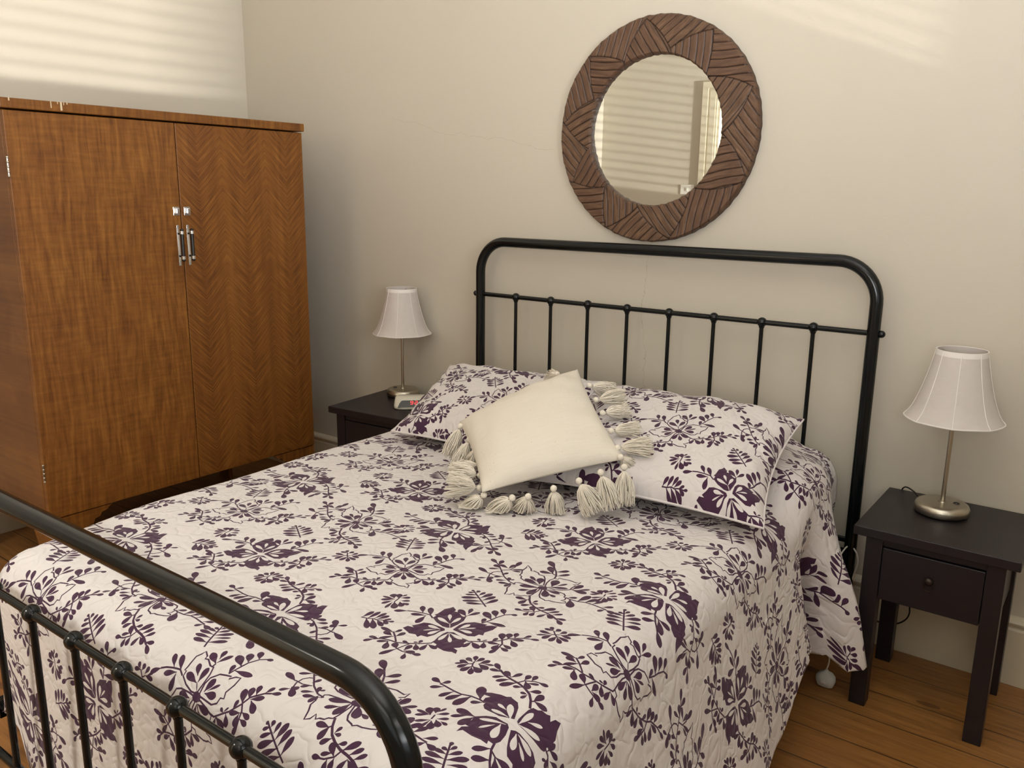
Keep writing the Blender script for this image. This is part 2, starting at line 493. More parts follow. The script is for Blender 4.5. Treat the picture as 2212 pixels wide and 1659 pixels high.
# =================================================================== wardrobe
WX, WY0, WY1 = -1.553, -1.535, -0.336
wloc = Vector((WX - 0.37, (WY0 + WY1) / 2, 0))
ward = empty('wardrobe', wloc)
tag(ward, 'old two-door walnut wardrobe with chrome and black handles in the corner', 'wardrobe')
def wpart(mb, name, mats, parent=ward, smooth=False):
    o = mb.build(name, mats, parent, smooth)
    inv = Matrix.Translation(-wloc)
    o.matrix_parent_inverse = inv if parent == ward else Matrix.Identity(4)
    return o
WB = WX - 0.74
mb = MB()
mb.box(WB, WX - 0.022, WY0, WY0 + 0.022, 0.302, 1.70, 0.002)
mb.box(WB, WX - 0.022, WY1 - 0.022, WY1, 0.302, 1.70, 0.002)
mb.box(WB, WB + 0.01, WY0, WY1, 0.302, 1.70)
mb.box(WB, WX - 0.024, WY0 + 0.022, WY1 - 0.022, 0.302, 0.325)
wpart(mb, 'carcass', m_vdark)
mb = MB(); mb.box(WB, WX + 0.010, WY0 - 0.008, WY1 + 0.006, 1.702, 1.734, 0.003)
ch = [(-1.515, .004, .010), (-1.385, .003, .022), (-1.363, .002, .008), (-1.352, .006, .028), (-1.343, .002, .010), (-1.332, .003, .007)]
for (yy, w_, h_) in ch: mb.box(WX + 0.0095, WX + 0.0112, yy - w_ / 2, yy + w_ / 2, 1.7345 - h_, 1.7345, 0, 1)
mb.box(WX - 0.03, WX + 0.009, WY1 + 0.0055, WY1 + 0.0072, 1.705, 1.732, 0, 1)
wpart(mb, 'top_board', [m_vdark, m_chip])
doors = []
for (a, b_, mm) in ((WY0 + 0.001, -0.937, m_veneer), (-0.934, WY1 - 0.001, m_herring)):
    mb = MB(); mb.box(WX - 0.022, WX, a, b_, 0.305, 1.697, 0.0025)
    d = wpart(mb, 'door', mm); doors.append(d)
doors[0]['label'] = 'left door in wavy figured veneer'
doors[1]['label'] = 'right door in herringbone veneer'
for d, yy, ye in ((doors[0], -0.954, -0.955), (doors[1], -0.912, -0.910)):
    mb = MB()                                           # chrome back plate, thin ribbed strip
    mb.box(WX, WX + 0.003, yy - 0.005, yy + 0.005, 1.168, 1.322, 0.001)
    h = wpart(mb, 'handle', m_chrome, d)
    h['label'] = 'chrome strip carrying a black bar'
    mb = MB()
    zb, zt, xo = 1.187, 1.308, WX + 0.028
    mb.tube([(xo, yy, zb + 0.016), (xo, yy, zt - 0.016)], 0.0062, 16)
    mb.sphere((xo, yy, zb + 0.004), 0.0072, sc=(1, 1, 0.8)); mb.sphere((xo, yy, zt - 0.004), 0.0072, sc=(1, 1, 0.8))
    for zz in (zb + 0.018, zt - 0.018): mb.tube([(WX + 0.002, yy, zz), (xo, yy, zz)], 0.004, 10)
    o = wpart(mb, 'grip_bar', m_blackpl, d, 40)
    for zc in (zb + 0.013, zt - 0.013):
        mb = MB(); pr = []
        for k in (-1, 0, 1): pr += [(0.0064, k * 0.0042 - 0.0021), (0.0078, k * 0.0042 - 0.0013), (0.0078, k * 0.0042 + 0.0013), (0.0064, k * 0.0042 + 0.0021)]
        mb.lathe(pr, 20, (xo, yy, zc))
        wpart(mb, 'ferrule', m_chrome, d, 40)
    mb = MB()
    mb.box(WX, WX + 0.004, ye - 0.013, ye + 0.013, 1.358, 1.390, 0.001)
    mb.box(WX + 0.004, WX + 0.014, ye - 0.006, ye + 0.008, 1.364, 1.386, 0.003)
    wpart(mb, 'lock_plate', m_chrome, d)
for zz in (1.52, 0.48):
    mb = MB(); mb.tube([(WX + 0.001, WY0 - 0.0015, zz - 0.032), (WX + 0.001, WY0 - 0.0015, zz + 0.032)], 0.0030, 8)
    for k in range(-2, 3): mb.sphere((WX + 0.002, WY0 - 0.0015, zz + k * 0.015), 0.0042, 8, 6)
    wpart(mb, 'hinge', m_nickel, ward, 40)
def bracket(sgn, base):
    p = [(0, .302), (0, 0), (.085, 0), (.083, .06), (.088, .13), (.096, .19), (.110, .215), (.118, .235), (.135, .243), (.150, .247), (.156, .262), (.176, .268), (.184, .282), (.205, .286), (.214, .296), (.224, .302)]
    return [(base + sgn * a, z) for a, z in p]
for sgn, base in ((1, WY0 + 0.004), (-1, WY1 - 0.002)):
    mb = MB(); mb.prism(bracket(sgn, base), 'x', WX - 0.024, WX - 0.002); wpart(mb, 'bracket_foot', m_vdark)
    ya = base if sgn > 0 else base - 0.02
    mb = MB(); mb.prism([(WX - 0.024 - (a[0] - base) * sgn, a[1]) for a in bracket(sgn, base)], 'y', ya, ya + 0.02); wpart(mb, 'side_foot', m_vdark)
    mb = MB(); mb.prism([(WB + (a[0] - base) * sgn, a[1]) for a in bracket(sgn, base)], 'y', ya, ya + 0.02); wpart(mb, 'side_foot', m_vdark)

# =================================================================== round mirror
def build_mirror():
    cx, cz, RO, RI = -0.036, 1.676, 0.386, 0.257
    root = empty('wall_mirror', (cx, 0, cz))
    tag(root, 'round wall mirror in a carved wooden plank frame above the bed', 'mirror')
    # sectors of parallel planks, each: clockwise angle from the top, direction of the planks
    secs = [(-27, 70), (-7, -57), (13, 37), (30, 88), (50, 0), (71, 50), (92, -50), (115, 10), (141, 78), (170, -50), (188, 45), (208, 95), (225, 5), (241, 55), (258, -45), (276, 25), (296, -70), (315, -5)]
    nb = len(secs)
    bounds = []
    for i in range(nb):
        a = secs[i][0]; b_ = secs[(i + 1) % nb][0]
        if b_ < a: b_ += 360
        bounds.append((a + b_) / 2)
    slant = [34, -30, 36, -20, 30, -34, 28, -30, 34, -34, 26, -24, 30, -28, 30, -34, 32, -28]
    def sector(rr, ang):
        q = (rr - RI) / (RO - RI) - 0.5
        for i in range(nb):
            lo = bounds[i - 1] + slant[i - 1] * q * 0.75
            hi = bounds[i] + slant[i] * q * 0.75
            if i == 0: lo -= 360 if bounds[-1] > 200 else 0
            a = ang
            for k in (-360, 0, 360):
                if lo <= a + k < hi: return i, min(a + k - lo, hi - a - k)
        return 0, 0.0
    NR, NA = 46, 1000
    vals = []; V = []; F = []
    pitch = 0.0262
    for i in range(NR + 1):
        rr = RI + (RO - RI) * i / NR
        for k in range(NA):
            a = 360.0 * k / NA
            if a > 345: a -= 360
            s_, edge = sector(rr, a)
            x = rr * math.sin(math.radians(a)); z = rr * math.cos(math.radians(a))
            d = math.radians(secs[s_][1])
            t = -x * math.sin(d) + z * math.cos(d) + 0.0037 * s_
            t += 0.0015 * math.sin(40 * (x * math.cos(d) + z * math.sin(d)) + s_)
            st = t / pitch
            fr = st - math.floor(st)
            g = min(fr, 1 - fr) * pitch
            g2 = math.radians(edge) * rr
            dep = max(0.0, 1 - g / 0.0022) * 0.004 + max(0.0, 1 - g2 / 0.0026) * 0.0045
            plank = 0.0016 * math.sin(7.1 * math.floor(st) + 2.3 * s_)
            e = min(rr - RI, RO - rr)
            rnd = 0.007 * (1 - smoothstep(0, 0.006, e))
            wob = 0.0006 * math.sin(37 * math.radians(a) + 2 * math.sin(5 * math.radians(a))) + 0.0007 * math.sin(61 * math.radians(a) + 1)
            if i == 0 or i == NR: x *= 1 + wob / rr; z *= 1 + wob / rr
            V.append((x, -0.034 + dep + plank + rnd, z))
            lc, ls = x * math.cos(d) + z * math.sin(d), t
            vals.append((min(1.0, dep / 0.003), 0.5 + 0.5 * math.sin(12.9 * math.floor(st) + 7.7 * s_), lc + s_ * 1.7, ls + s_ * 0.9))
    for i in range(NR):
        for k in range(NA):
            k2 = (k + 1) % NA
            F.append((i * NA + k, i * NA + k2, (i + 1) * NA + k2, (i + 1) * NA + k))
    b0 = len(V)
    for i in (0, NR):                       # side walls and back
        for k in range(NA):
            x, y, z = V[i * NA + k]
            V.append((x, 0.0 if i else -0.006, z)); vals.append((0.6, 0.5, k * 0.002, 0.1 * (i > 0)))
    for j, i in enumerate((0, NR)):
        for k in range(NA):
            k2 = (k + 1) % NA
            q = (i * NA + k, b0 + j * NA + k, b0 + j * NA + k2, i * NA + k2)
            F.append(q if j == 0 else q[::-1])
    for k in range(NA):
        k2 = (k + 1) % NA
        F.append((b0 + k, b0 + NA + k, b0 + NA + k2, b0 + k2))
    m, nt, b = new_mat('carved_plank_wood')
    at = N(nt, 'ShaderNodeAttribute', attribute_name='plank')
    sx = N(nt, 'ShaderNodeSeparateColor', ins={0: at.outputs[0]})
    uvn = N(nt, 'ShaderNodeUVMap', uv_map='grain')
    mp = N(nt, 'ShaderNodeMapping', ins={'Vector': uvn.outputs[0], 'Scale': (14, 110, 1)})
    g = noise(nt, mp.outputs[0], 1.0, 5, 0.65, 0.6)
    blot = noise(nt, coords(nt), 16, 4, 0.6)
    c = ramp(nt, g, [(0.30, (0.046, 0.023, 0.012)), (0.5, (0.122, 0.066, 0.035)), (0.70, (0.225, 0.132, 0.072))])
    c = mixc(nt, M(nt, 'MULTIPLY', sx.outputs[1], 0.35), c, (0.085, 0.036, 0.020))
    c = mixc(nt, M(nt, 'MULTIPLY', blot, 0.45), c, (0.075, 0.032, 0.018))
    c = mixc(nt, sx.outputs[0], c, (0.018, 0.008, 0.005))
    nt.links.new(c, b.inputs['Base Color'])
    b.inputs['Roughness'].default_value = 0.5
    nt.links.new(bump(nt, g, 0.3, 0.0015), b.inputs['Normal'])
    me = bpy.data.meshes.new('frame'); me.from_pydata(V, [], F); me.materials.append(m)
    ca = me.color_attributes.new('plank', 'FLOAT_COLOR', 'POINT')
    ca.data.foreach_set('color', [q for v in vals for q in (v[0], v[1], 0, 1)])
    uv = me.uv_layers.new(name='grain')
    li = [0] * len(me.loops); me.loops.foreach_get('vertex_index', li)
    uv.data.foreach_set('uv', [q for i in li for q in (vals[i][2], vals[i][3])])
    me.polygons.foreach_set('use_smooth', [True] * len(me.polygons))
    me.set_sharp_from_angle(angle=math.radians(50))
    me.update()
    fo = bpy.data.objects.new('frame', me); COL.objects.link(fo); fo.parent = root
    mg = simple('mirror_glass', (0.90, 0.915, 0.88), 0.0, 1.0)
    mb = MB()
    n = 96
    mb.add([(0.258 * math.cos(2 * PI * k / n), -0.012, 0.258 * math.sin(2 * PI * k / n)) for k in range(n)] + [(0.258 * math.cos(2 * PI * k / n), -0.004, 0.258 * math.sin(2 * PI * k / n)) for k in range(n)],
           [tuple(range(n)), tuple(range(2 * n - 1, n - 1, -1))] + [(k, (k + 1) % n, (k + 1) % n + n, k + n) for k in range(n)])
    g = mb.build('mirror_glass', mg, root)
build_mirror()

# =================================================================== bed frame
HY, FY, BX = -0.07, -2.142, 0.78
bed = empty('bed_frame', (0, (HY + FY) / 2, 0))
tag(bed, 'black tubular metal bed frame with arched head and foot ends', 'bed')
binv = Matrix.Translation((0, -(HY + FY) / 2, 0))
def bpart(mb, name, parent=bed, smooth=50, mats=None):
    o = mb.build(name, mats or m_black, parent, smooth)
    if parent == bed: o.matrix_parent_inverse = binv
    return o
def arch(y, zt, R, r=0.0195):
    pts = [(-BX, y, 0.0), (-BX, y, zt - R)]
    for k in range(1, 13):
        a = PI / 2 * k / 12
        pts.append((-BX + R * (1 - math.cos(a)), y, zt - R + R * math.sin(a)))
    rp = [(-x, yy, z) for x, yy, z in pts[::-1]]
    mb = MB(); mb.tube(pts + rp, r, 28)
    for s_ in (-1, 1): mb.tube([(s_ * BX, y, 0.0), (s_ * BX, y, 0.03)], r + 0.003, 24)
    return mb
SP = [-BX + 0.1836 + i * 0.1704 for i in range(8)]
for (y, zt, R, zr, zl, nm, kr) in ((HY, 1.263, 0.125, 1.046, 0.36, 'headboard', 0.0165), (FY, 0.848, 0.115, 0.628, 0.195, 'footboard', 0.0180)):
    bpart(arch(y, zt, R), nm + '_arch')
    mb = MB(); mb.tube([(-BX - 0.022, y, zr), (BX + 0.022, y, zr)], 0.0088, 18)
    for s_ in (-1, 1): mb.sphere((s_ * (BX + 0.024), y, zr), 0.0115)
    bpart(mb, nm + '_rail')
    mb = MB(); mb.tube([(-BX, y, zl), (BX, y, zl)], 0.0095, 18); bpart(mb, nm + '_lower_rail')
    for x in SP:
        mb = MB(); mb.tube([(x, y, zl), (x, y, zr)], 0.0070 if y == HY else 0.0074, 14)
        sp = bpart(mb, 'spindle')
        mb = MB(); mb.sphere((x, y, zr), kr, 22, 14, sc=(1, 1, 1)); mb.lathe([(0.0075, -kr * 1.25), (0.0098, -kr * 0.9), (0.0075, -kr * 0.5)], 16, (x, y, zr))
        bpart(mb, 'knob', sp)
for s_ in (-1, 1):
    mb = MB(); mb.box(s_ * 0.668 - 0.012, s_ * 0.668 + 0.012, FY + 0.06, HY - 0.03, 0.19, 0.235)
    mb.box(s_ * 0.668, s_ * BX, HY - 0.03, HY - 0.024, 0.18, 0.34); mb.box(s_ * 0.668, s_ * BX, FY + 0.024, FY + 0.030, 0.20, 0.24)
    bpart(mb, 'side_rail', smooth=False)
mb = MB()
for yy in (-1.9, -1.5, -1.1, -0.7, -0.3): mb.box(-0.665, 0.665, yy - 0.05, yy + 0.05, 0.235, 0.25)
bpart(mb, 'slats', smooth=False)

mt = MB(); mt.box(-0.590, 0.675, -2.02, -0.11, 0.252, 0.600, 0.07)
mo = mt.build('mattress', m_ticking, None, 60)
tag(mo, 'white mattress on the bed frame, hidden beneath the quilt', 'mattress')

# =================================================================== printed cloth
TRACE = {'LP':[[-1160,93,-1408,-77,110],[-884,213,-1076,411,130],[-681,219,-897,463,140],[-745,168,-1048,33,120],[-751,146,-717,-176,150],[-101,629,-394,764,160],[-123,724,-215,953,110],[-100,640,18,927,110],[-939,-1070,-1075,-1243,100],[-877,-1018,-1095,-1060,100],[-792,-692,-1152,-688,110],[-807,-694,-746,-520,90],[-679,-780,-614,-566,120],[-696,-772,-893,-1009,100],[-754,-793,-992,-761,140],[-643,-965,-851,-1107,100],[-672,-988,-525,-1220,150],[-290,-818,-450,-815,80],[-134,-717,-164,-591,90],[-145,-687,-249,-733,50],[-169,-759,-4,-923,130],[23,-633,49,-881,120],[29,-640,277,-675,120],[-334,-1079,-482,-1411,120],[-346,-1089,-530,-958,150],[-21,-1065,185,-1003,110],[-192,-1061,-195,-833,130],[-177,-1058,42,-1007,130],[-103,-1109,-2,-1295,110],[527,1230,680,1295,100],[320,594,256,792,110],[389,823,71,1003,180],[390,967,188,1182,160],[456,1154,280,1341,140],[364,694,783,763,130],[1399,652,1601,743,90],[1314,621,1388,790,90],[1189,518,1113,704,120],[1109,413,1016,607,150],[1055,293,893,520,160],[930,141,935,320,90],[759,19,656,71,70],[755,34,829,140,40],[824,37,952,-153,130],[637,-85,626,-344,110],[627,-93,899,-209,150],[1132,162,892,70,100],[1108,143,1107,-78,130],[1182,37,1150,-217,110],[1150,183,1375,148,110],[1175,76,1383,39,110],[1142,414,1390,548,110],[1180,408,1405,258,150]],
'SP':[[35,-576,166,-706,233,-880,199,-1061,143,-1184,81],[35,-104,536,-95,628],[35,52,-483,50,-573,-135,-733,-287,-822,-494,-924,-668,-940,-847,-988,-955,-1088],[35,-534,-910,-692,-775,-838,-672],[30,-263,-812,-310,-973,-339,-1083],[30,-339,-1083,-190,-1097,13,-1067],[35,328,594,388,789,408,954,469,1154,555,1238],[35,442,-102,581,-114,744,-2,877,88,1043,277,1120,443,1319,614,1434,667],[35,1058,295,1141,190,1186,-57]],
'GP':[[-552,169,-553,268,-600,265,-586,344,-589,427,-599,558,-549,642,-525,727,-399,662,-388,602,-315,624,-155,547,-68,555,-11,426,-6,251,-26,107,-29,82,-93,39,-186,29,-387,82],[34,106,23,257,54,379,180,510,314,550,432,578,422,518,516,605,622,636,632,479,573,313,619,213,538,193,523,92,414,28,245,35,91,40,42,48],[-103,-8,-226,-2,-453,-18,-565,-66,-597,-163,-669,-278,-595,-306,-720,-331,-747,-435,-514,-512,-394,-474,-300,-521,-287,-443,-154,-422,-99,-296,-94,-152,-52,-56],[9,-78,121,-15,306,-57,517,-119,518,-208,595,-281,558,-374,484,-440,588,-461,643,-566,542,-560,489,-590,395,-611,267,-595,179,-591,158,-519,48,-501,13,-347,-5,-176]],
'HP':[[-240,296,-405,486,200],[-166,191,-508,247,240],[-145,207,-140,508,220],[-15,36,-164,208,40],[111,134,186,411,240],[172,179,362,369,100],[137,123,428,169,240],[-160,-77,-452,-98,240],[-223,-121,-402,-299,90],[-135,-105,-237,-358,240],[71,-101,86,-410,220],[91,-86,430,-127,240],[137,-158,322,-346,200],[49,-56,153,-176,40]],
'LQ':[[-771,112,-976,413,200],[-682,70,-858,-43,100],[-938,91,-1049,-269,170],[-1088,47,-1247,-227,130],[-1263,21,-1391,-233,110],[-1606,77,-1837,119,130],[-1599,70,-1498,218,100],[-1493,23,-1691,-115,100],[-1022,992,-1239,1136,120],[-980,985,-1209,922,100],[-849,915,-1021,749,90],[-730,890,-900,694,100],[-570,884,-777,632,140],[-426,829,-570,747,90],[-761,952,-954,1037,130],[-758,938,-666,1163,100],[-303,1112,-108,1152,100],[-520,1021,-529,1212,120],[-410,1080,-426,1271,110],[-443,972,-245,1071,80],[-495,1009,-312,848,140],[-268,792,-108,946,110],[-235,715,-369,692,80],[-231,709,-268,559,80],[-69,642,-30,914,140],[-80,667,202,699,130],[-543,-299,-914,-320,160],[-652,-335,-878,-519,90],[-550,-316,-648,-612,160],[83,-661,-121,-899,120],[200,-823,-14,-1042,130],[210,-711,521,-643,140],[212,-715,476,-969,180],[330,-975,640,-1203,170],[1487,-341,1747,-454,130],[676,227,683,462,110],[673,283,906,389,110],[828,206,1019,331,90],[795,143,707,57,60],[760,178,864,42,100],[1010,91,1140,246,90],[1337,182,1681,95,140],[1245,329,1101,318,140],[1249,332,1029,507,150],[1220,376,1378,512,80],[1071,53,1018,-131,90],[1105,-262,832,-479,90],[1050,-256,827,-343,80],[1080,-420,1127,-770,130],[1143,-297,1154,-556,110],[1166,-313,1417,-348,120],[1278,-174,1492,-15,90],[1322,-199,1513,-258,140],[1430,-313,1495,-559,130]],
'SQ':[[35,-651,87,-765,105,-953,91,-1121,33,-1280,32,-1537,57,-1615,60],[45,-10,480,-111,638,-217,748,-369,828,-531,879,-732,902,-887,938,-1046,1014],[30,-574,880,-511,1009,-355,1105,-235,1134],[30,-99,628,-63,663],[30,-507,-276,-556,-309],[40,52,-536,93,-667,214,-842,411,-1035],[30,103,-680,216,-712],[35,564,223,732,208,972,87,1216,-125,1428,-315,1610,-397],[30,998,107,1174,170,1360,165],[30,1145,-81,1232,-37,1296,64,1286,208,1190,389],[30,1223,-129,1088,-266,1073,-475]],
'GQ':[[-793,289,-692,355,-548,406,-444,415,-383,462,-347,442,-217,412,-139,322,-75,177,-35,84,-73,55,-146,9,-241,-42,-324,-39,-444,-42,-528,-39,-599,22,-608,86,-671,107,-690,188,-643,258,-740,244],[20,82,1,145,-4,254,-9,411,15,511,89,538,131,594,222,614,272,657,340,578,367,691,458,746,516,590,597,474,609,363,655,269,591,251,615,158,555,116,375,84,209,63,67,52],[55,-121,113,-66,182,-45,356,-38,512,-44,644,-91,693,-182,760,-205,777,-307,851,-426,862,-591,909,-721,758,-633,676,-533,635,-578,493,-551,437,-491,302,-495,212,-401,134,-274],[10,-113,67,-262,89,-414,52,-536,-40,-551,-15,-614,-128,-623,-275,-654,-465,-632,-525,-711,-529,-579,-446,-514,-517,-511,-508,-361,-522,-274,-395,-158,-259,-90,-127,-88,-48,-70]],
'HQ':[[-74,20,-296,316,300],[-131,43,-460,19,180],[-261,157,-464,202,160],[66,63,89,452,260],[142,233,354,397,180],[80,62,470,196,240],[160,-104,298,-376,300],[185,-85,559,-128,260],[284,-179,538,-308,160],[-57,-110,-461,-291,180],[-119,-169,-48,-499,340],[-179,-248,-334,-470,130]],
'LX':[[1367,-4462,1399,-4167,140],[1487,-4442,1515,-4097,130],[1600,-4353,1651,-4060,120],[1661,-4349,1772,-4103,130],[1777,-4309,1894,-4167,90],[1886,-4290,2010,-4210,90],[1463,-4437,1759,-4702,170],[1577,-4381,1871,-4637,180],[1676,-4355,1947,-4474,150],[1791,-4305,1969,-4358,130],[2439,-2233,2351,-2225,90],[2494,-2255,2356,-2352,90],[2599,-2307,2371,-2467,100],[2716,-2385,2391,-2621,160],[2845,-2469,2502,-2720,140],[2967,-2556,2626,-2751,130],[2505,-2258,2494,-2139,120],[2618,-2330,2635,-2118,110],[2710,-2389,2797,-2075,160],[2816,-2455,2924,-2135,150],[2953,-2549,3047,-2210,150],[-392,-1088,-432,-982,100],[-349,-1180,-486,-1163,100],[-313,-1252,-564,-1260,110],[-277,-1348,-623,-1398,140],[-216,-1446,-573,-1532,140],[-147,-1586,-481,-1632,150],[-350,-1156,-304,-1019,100],[-308,-1258,-161,-1056,110],[-257,-1357,-6,-1084,140],[-172,-1412,66,-1209,90],[-135,-1576,127,-1321,150],[1396,-3552,1087,-3609,90],[1370,-3565,1155,-3734,120],[1333,-3527,1192,-3413,200],[1384,-3617,1279,-3845,120],[1424,-3658,1468,-3930,100],[1451,-3637,1640,-3838,200],[1434,-3485,1297,-3330,170],[1400,-3400,1453,-3253,70],[1437,-3438,1590,-3306,120],[1512,-3535,1678,-3411,100],[1537,-3570,1708,-3688,180],[1615,-3563,1770,-3550,120],[4199,-4450,4028,-4403,140],[4230,-4413,4125,-4256,130],[4246,-4414,4297,-4227,130],[4126,-4548,3971,-4675,80],[4194,-4537,3979,-4539,140],[4194,-4537,4087,-4748,140],[4286,-4574,4207,-4804,160],[4295,-4594,4427,-4791,150],[4300,-4563,4539,-4635,200],[4331,-4443,4436,-4229,140],[4396,-4393,4583,-4315,80],[4331,-4443,4580,-4487,180],[4716,-2596,4515,-2631,110],[4687,-2587,4578,-2495,120],[4745,-2605,4780,-2466,140],[4730,-2775,4530,-2931,80],[4763,-2733,4487,-2759,130],[4767,-2740,4693,-2984,140],[4874,-2740,4855,-2985,150],[4888,-2760,5075,-2928,140],[4879,-2736,5151,-2769,130],[4859,-2627,4930,-2476,130],[4936,-2629,5088,-2520,80],[4873,-2647,5132,-2647,120],[-1152,-691,-1427,-717,90],[-1167,-687,-1365,-833,90],[-1152,-691,-1306,-555,180],[-1063,-783,-1260,-956,90],[-1063,-783,-1083,-1066,90],[-1041,-793,-915,-971,180],[-1117,-608,-1196,-478,170],[-1112,-577,-1050,-407,70],[-1089,-625,-924,-483,90],[-1006,-712,-839,-589,90],[-998,-732,-841,-848,170],[-911,-717,-761,-732,90]],
'SX':[[30,1351,-4474,1488,-4434,1591,-4371,1685,-4364,1751,-4320,1827,-4286,1931,-4262],[35,3052,-2626,2679,-2395,2392,-2219],[35,-68,-1691,-257,-1357,-434,-1020],[30,1446,-3641,1433,-3541,1419,-3478],[30,4304,-4587,4245,-4497,4225,-4416],[30,4194,-4537,4245,-4497],[30,4711,-2600,4796,-2692,4900,-2767],[30,4753,-2741,4880,-2658],[30,-1071,-763,-1093,-645]]}
def leaf_poly(x0,y0,x1,y1,w,f=.93):
    w=w*f
    dx,dy=x1-x0,y1-y0; L=math.hypot(dx,dy) or 1e-6; ux,uy=dx/L,dy/L; h=w/2
    prof=[(0,.10),(.18,.28),(.36,.66),(.54,.94),(.72,1.0),(.86,.82),(.96,.42),(1.0,.12)]
    a=[(x0+ux*L*t-uy*h*k, y0+uy*L*t+ux*h*k) for t,k in prof]
    b=[(x0+ux*L*t+uy*h*k, y0+uy*L*t-ux*h*k) for t,k in prof]
    return b+a[::-1]
def stroke_poly(pts,w,closed=False):
    n=len(pts); h=w/2; Lf=[];Rt=[]
    for i,(x,y) in enumerate(pts):
        if closed: p,q=pts[i-1],pts[(i+1)%n]
        else: p,q=pts[max(i-1,0)],pts[min(i+1,n-1)]
        dx,dy=q[0]-p[0],q[1]-p[1]; L=math.hypot(dx,dy) or 1e-6
        Lf.append((x-dy/L*h,y+dx/L*h)); Rt.append((x+dy/L*h,y-dx/L*h))
    out=[]
    for i in range(n if closed else n-1):
        j=(i+1)%n
        out.append([Rt[i],Rt[j],Lf[j],Lf[i]])
    return out
def tile_shapes():
    dark=[];hole=[]
    def U(a): return [v/10000 for v in a]
    def pts(a): a=U(a); return [(a[i],a[i+1]) for i in range(0,len(a),2)]
    def put(k,cx,cy,rot,solid):
        c,s=(-1,0) if rot else (1,0)
        T=lambda P:[(cx+c*x,cy+c*y) for x,y in P]
        for l in TRACE['L'+k]: dark.append(T(leaf_poly(*U(l))))
        for l in TRACE['S'+k]:
            for q in stroke_poly(pts(l[1:]),l[0]/9600): dark.append(T(q))
        for l in TRACE['G'+k]:
            P=pts(l)
            if solid: P=[(x*1.06,y*1.06) for x,y in P]
            if solid: dark.append(T(P))
            else:
                for q in stroke_poly(P,.0034,True): dark.append(T(q))
        for l in TRACE['H'+k]:
            (hole if solid else dark).append(T(leaf_poly(*U(l),.40 if solid else .60)))
        R=.0045 if solid else .011
        (hole if solid else dark).append([(cx+R*math.cos(a*.524),cy+R*.8*math.sin(a*.524)) for a in range(12)])
    put('P',.31,.155,False,True); put('P',.06,.29,False,False)
    put('Q',0,0,False,True); put('Q',.345,.42,True,False)
    for l in TRACE['LX']: dark.append(leaf_poly(*U(l),.78))
    for l in TRACE['SX']: dark+=stroke_poly(pts(l[1:]),l[0]/9600)
    return dark,hole

TX, TY = 0.58, 0.537
def make_tile():
    dark, hole = tile_shapes()
    verts = []; edges = []; polys = []
    def addp(P, k):
        for i in (-1, 0, 1):
            for j in (-1, 0, 1):
                Q = [(x + i * TX, y + j * TY) for x, y in P]
                xs = [q[0] for q in Q]; ys = [q[1] for q in Q]
                if max(xs) < -0.001 or min(xs) > TX + 0.001 or max(ys) < -0.001 or min(ys) > TY + 0.001: continue
                b = len(verts); n = len(Q)
                verts.extend(Vector(q) for q in Q)
                edges.extend((b + c, b + (c + 1) % n) for c in range(n))
                polys.append((min(xs), max(xs), min(ys), max(ys), Q, k))
    for P in dark: addp(P, 1)
    for P in hole: addp(P, 2)
    nx, ny = 32, 30
    b = len(verts)
    ring = [(TX * i / nx, 0) for i in range(nx)] + [(TX, TY * j / ny) for j in range(ny)] + [(TX * (nx - i) / nx, TY) for i in range(nx)] + [(0, TY * (ny - j) / ny) for j in range(ny)]
    verts.extend(Vector(q) for q in ring)
    edges.extend((b + i, b + (i + 1) % len(ring)) for i in range(len(ring)))
    for i in range(1, nx):
        for j in range(1, ny):
            verts.append(Vector((TX * (i + 0.25 * (j % 2)) / nx, TY * j / ny)))
    ov, oe, of, wv, we, wf = delaunay_2d_cdt(verts, edges, [], 0, 1e-6, False)
    V = [(v.x, v.y) for v in ov]
    G = 24; grid = [[[] for _ in range(G)] for _ in range(G)]
    for p in polys:
        for gi in range(max(0, int(p[0] / TX * G)), min(G - 1, int(p[1] / TX * G)) + 1):
            for gj in range(max(0, int(p[2] / TY * G)), min(G - 1, int(p[3] / TY * G)) + 1):
                grid[gi][gj].append(p)
    def pip(x, y, Q):
        c = False; j = len(Q) - 1
        for i in range(len(Q)):
            xi, yi = Q[i]; xj, yj = Q[j]
            if (yi > y) != (yj > y) and x < (xj - xi) * (y - yi) / (yj - yi) + xi: c = not c
            j = i
        return c
    T = []; K = []
    for f in of:
        cx = sum(V[i][0] for i in f) / 3; cy = sum(V[i][1] for i in f) / 3
        if not (0 < cx < TX and 0 < cy < TY): continue
        k = 0
        for p in grid[min(G - 1, int(cx / TX * G))][min(G - 1, int(cy / TY * G))]:
            if k == 1 and p[5] == 1: continue
            if p[0] < cx < p[1] and p[2] < cy < p[3] and pip(cx, cy, p[4]):
                k = p[5]
                if k == 2: break
        T.append(tuple(f)); K.append(1 if k == 1 else 0)
    used = sorted({i for t in T for i in t}); mp = {u: i for i, u in enumerate(used)}
    return [V[u] for u in used], [tuple(mp[i] for i in t) for t in T], K
TV, TT, TK = make_tile()

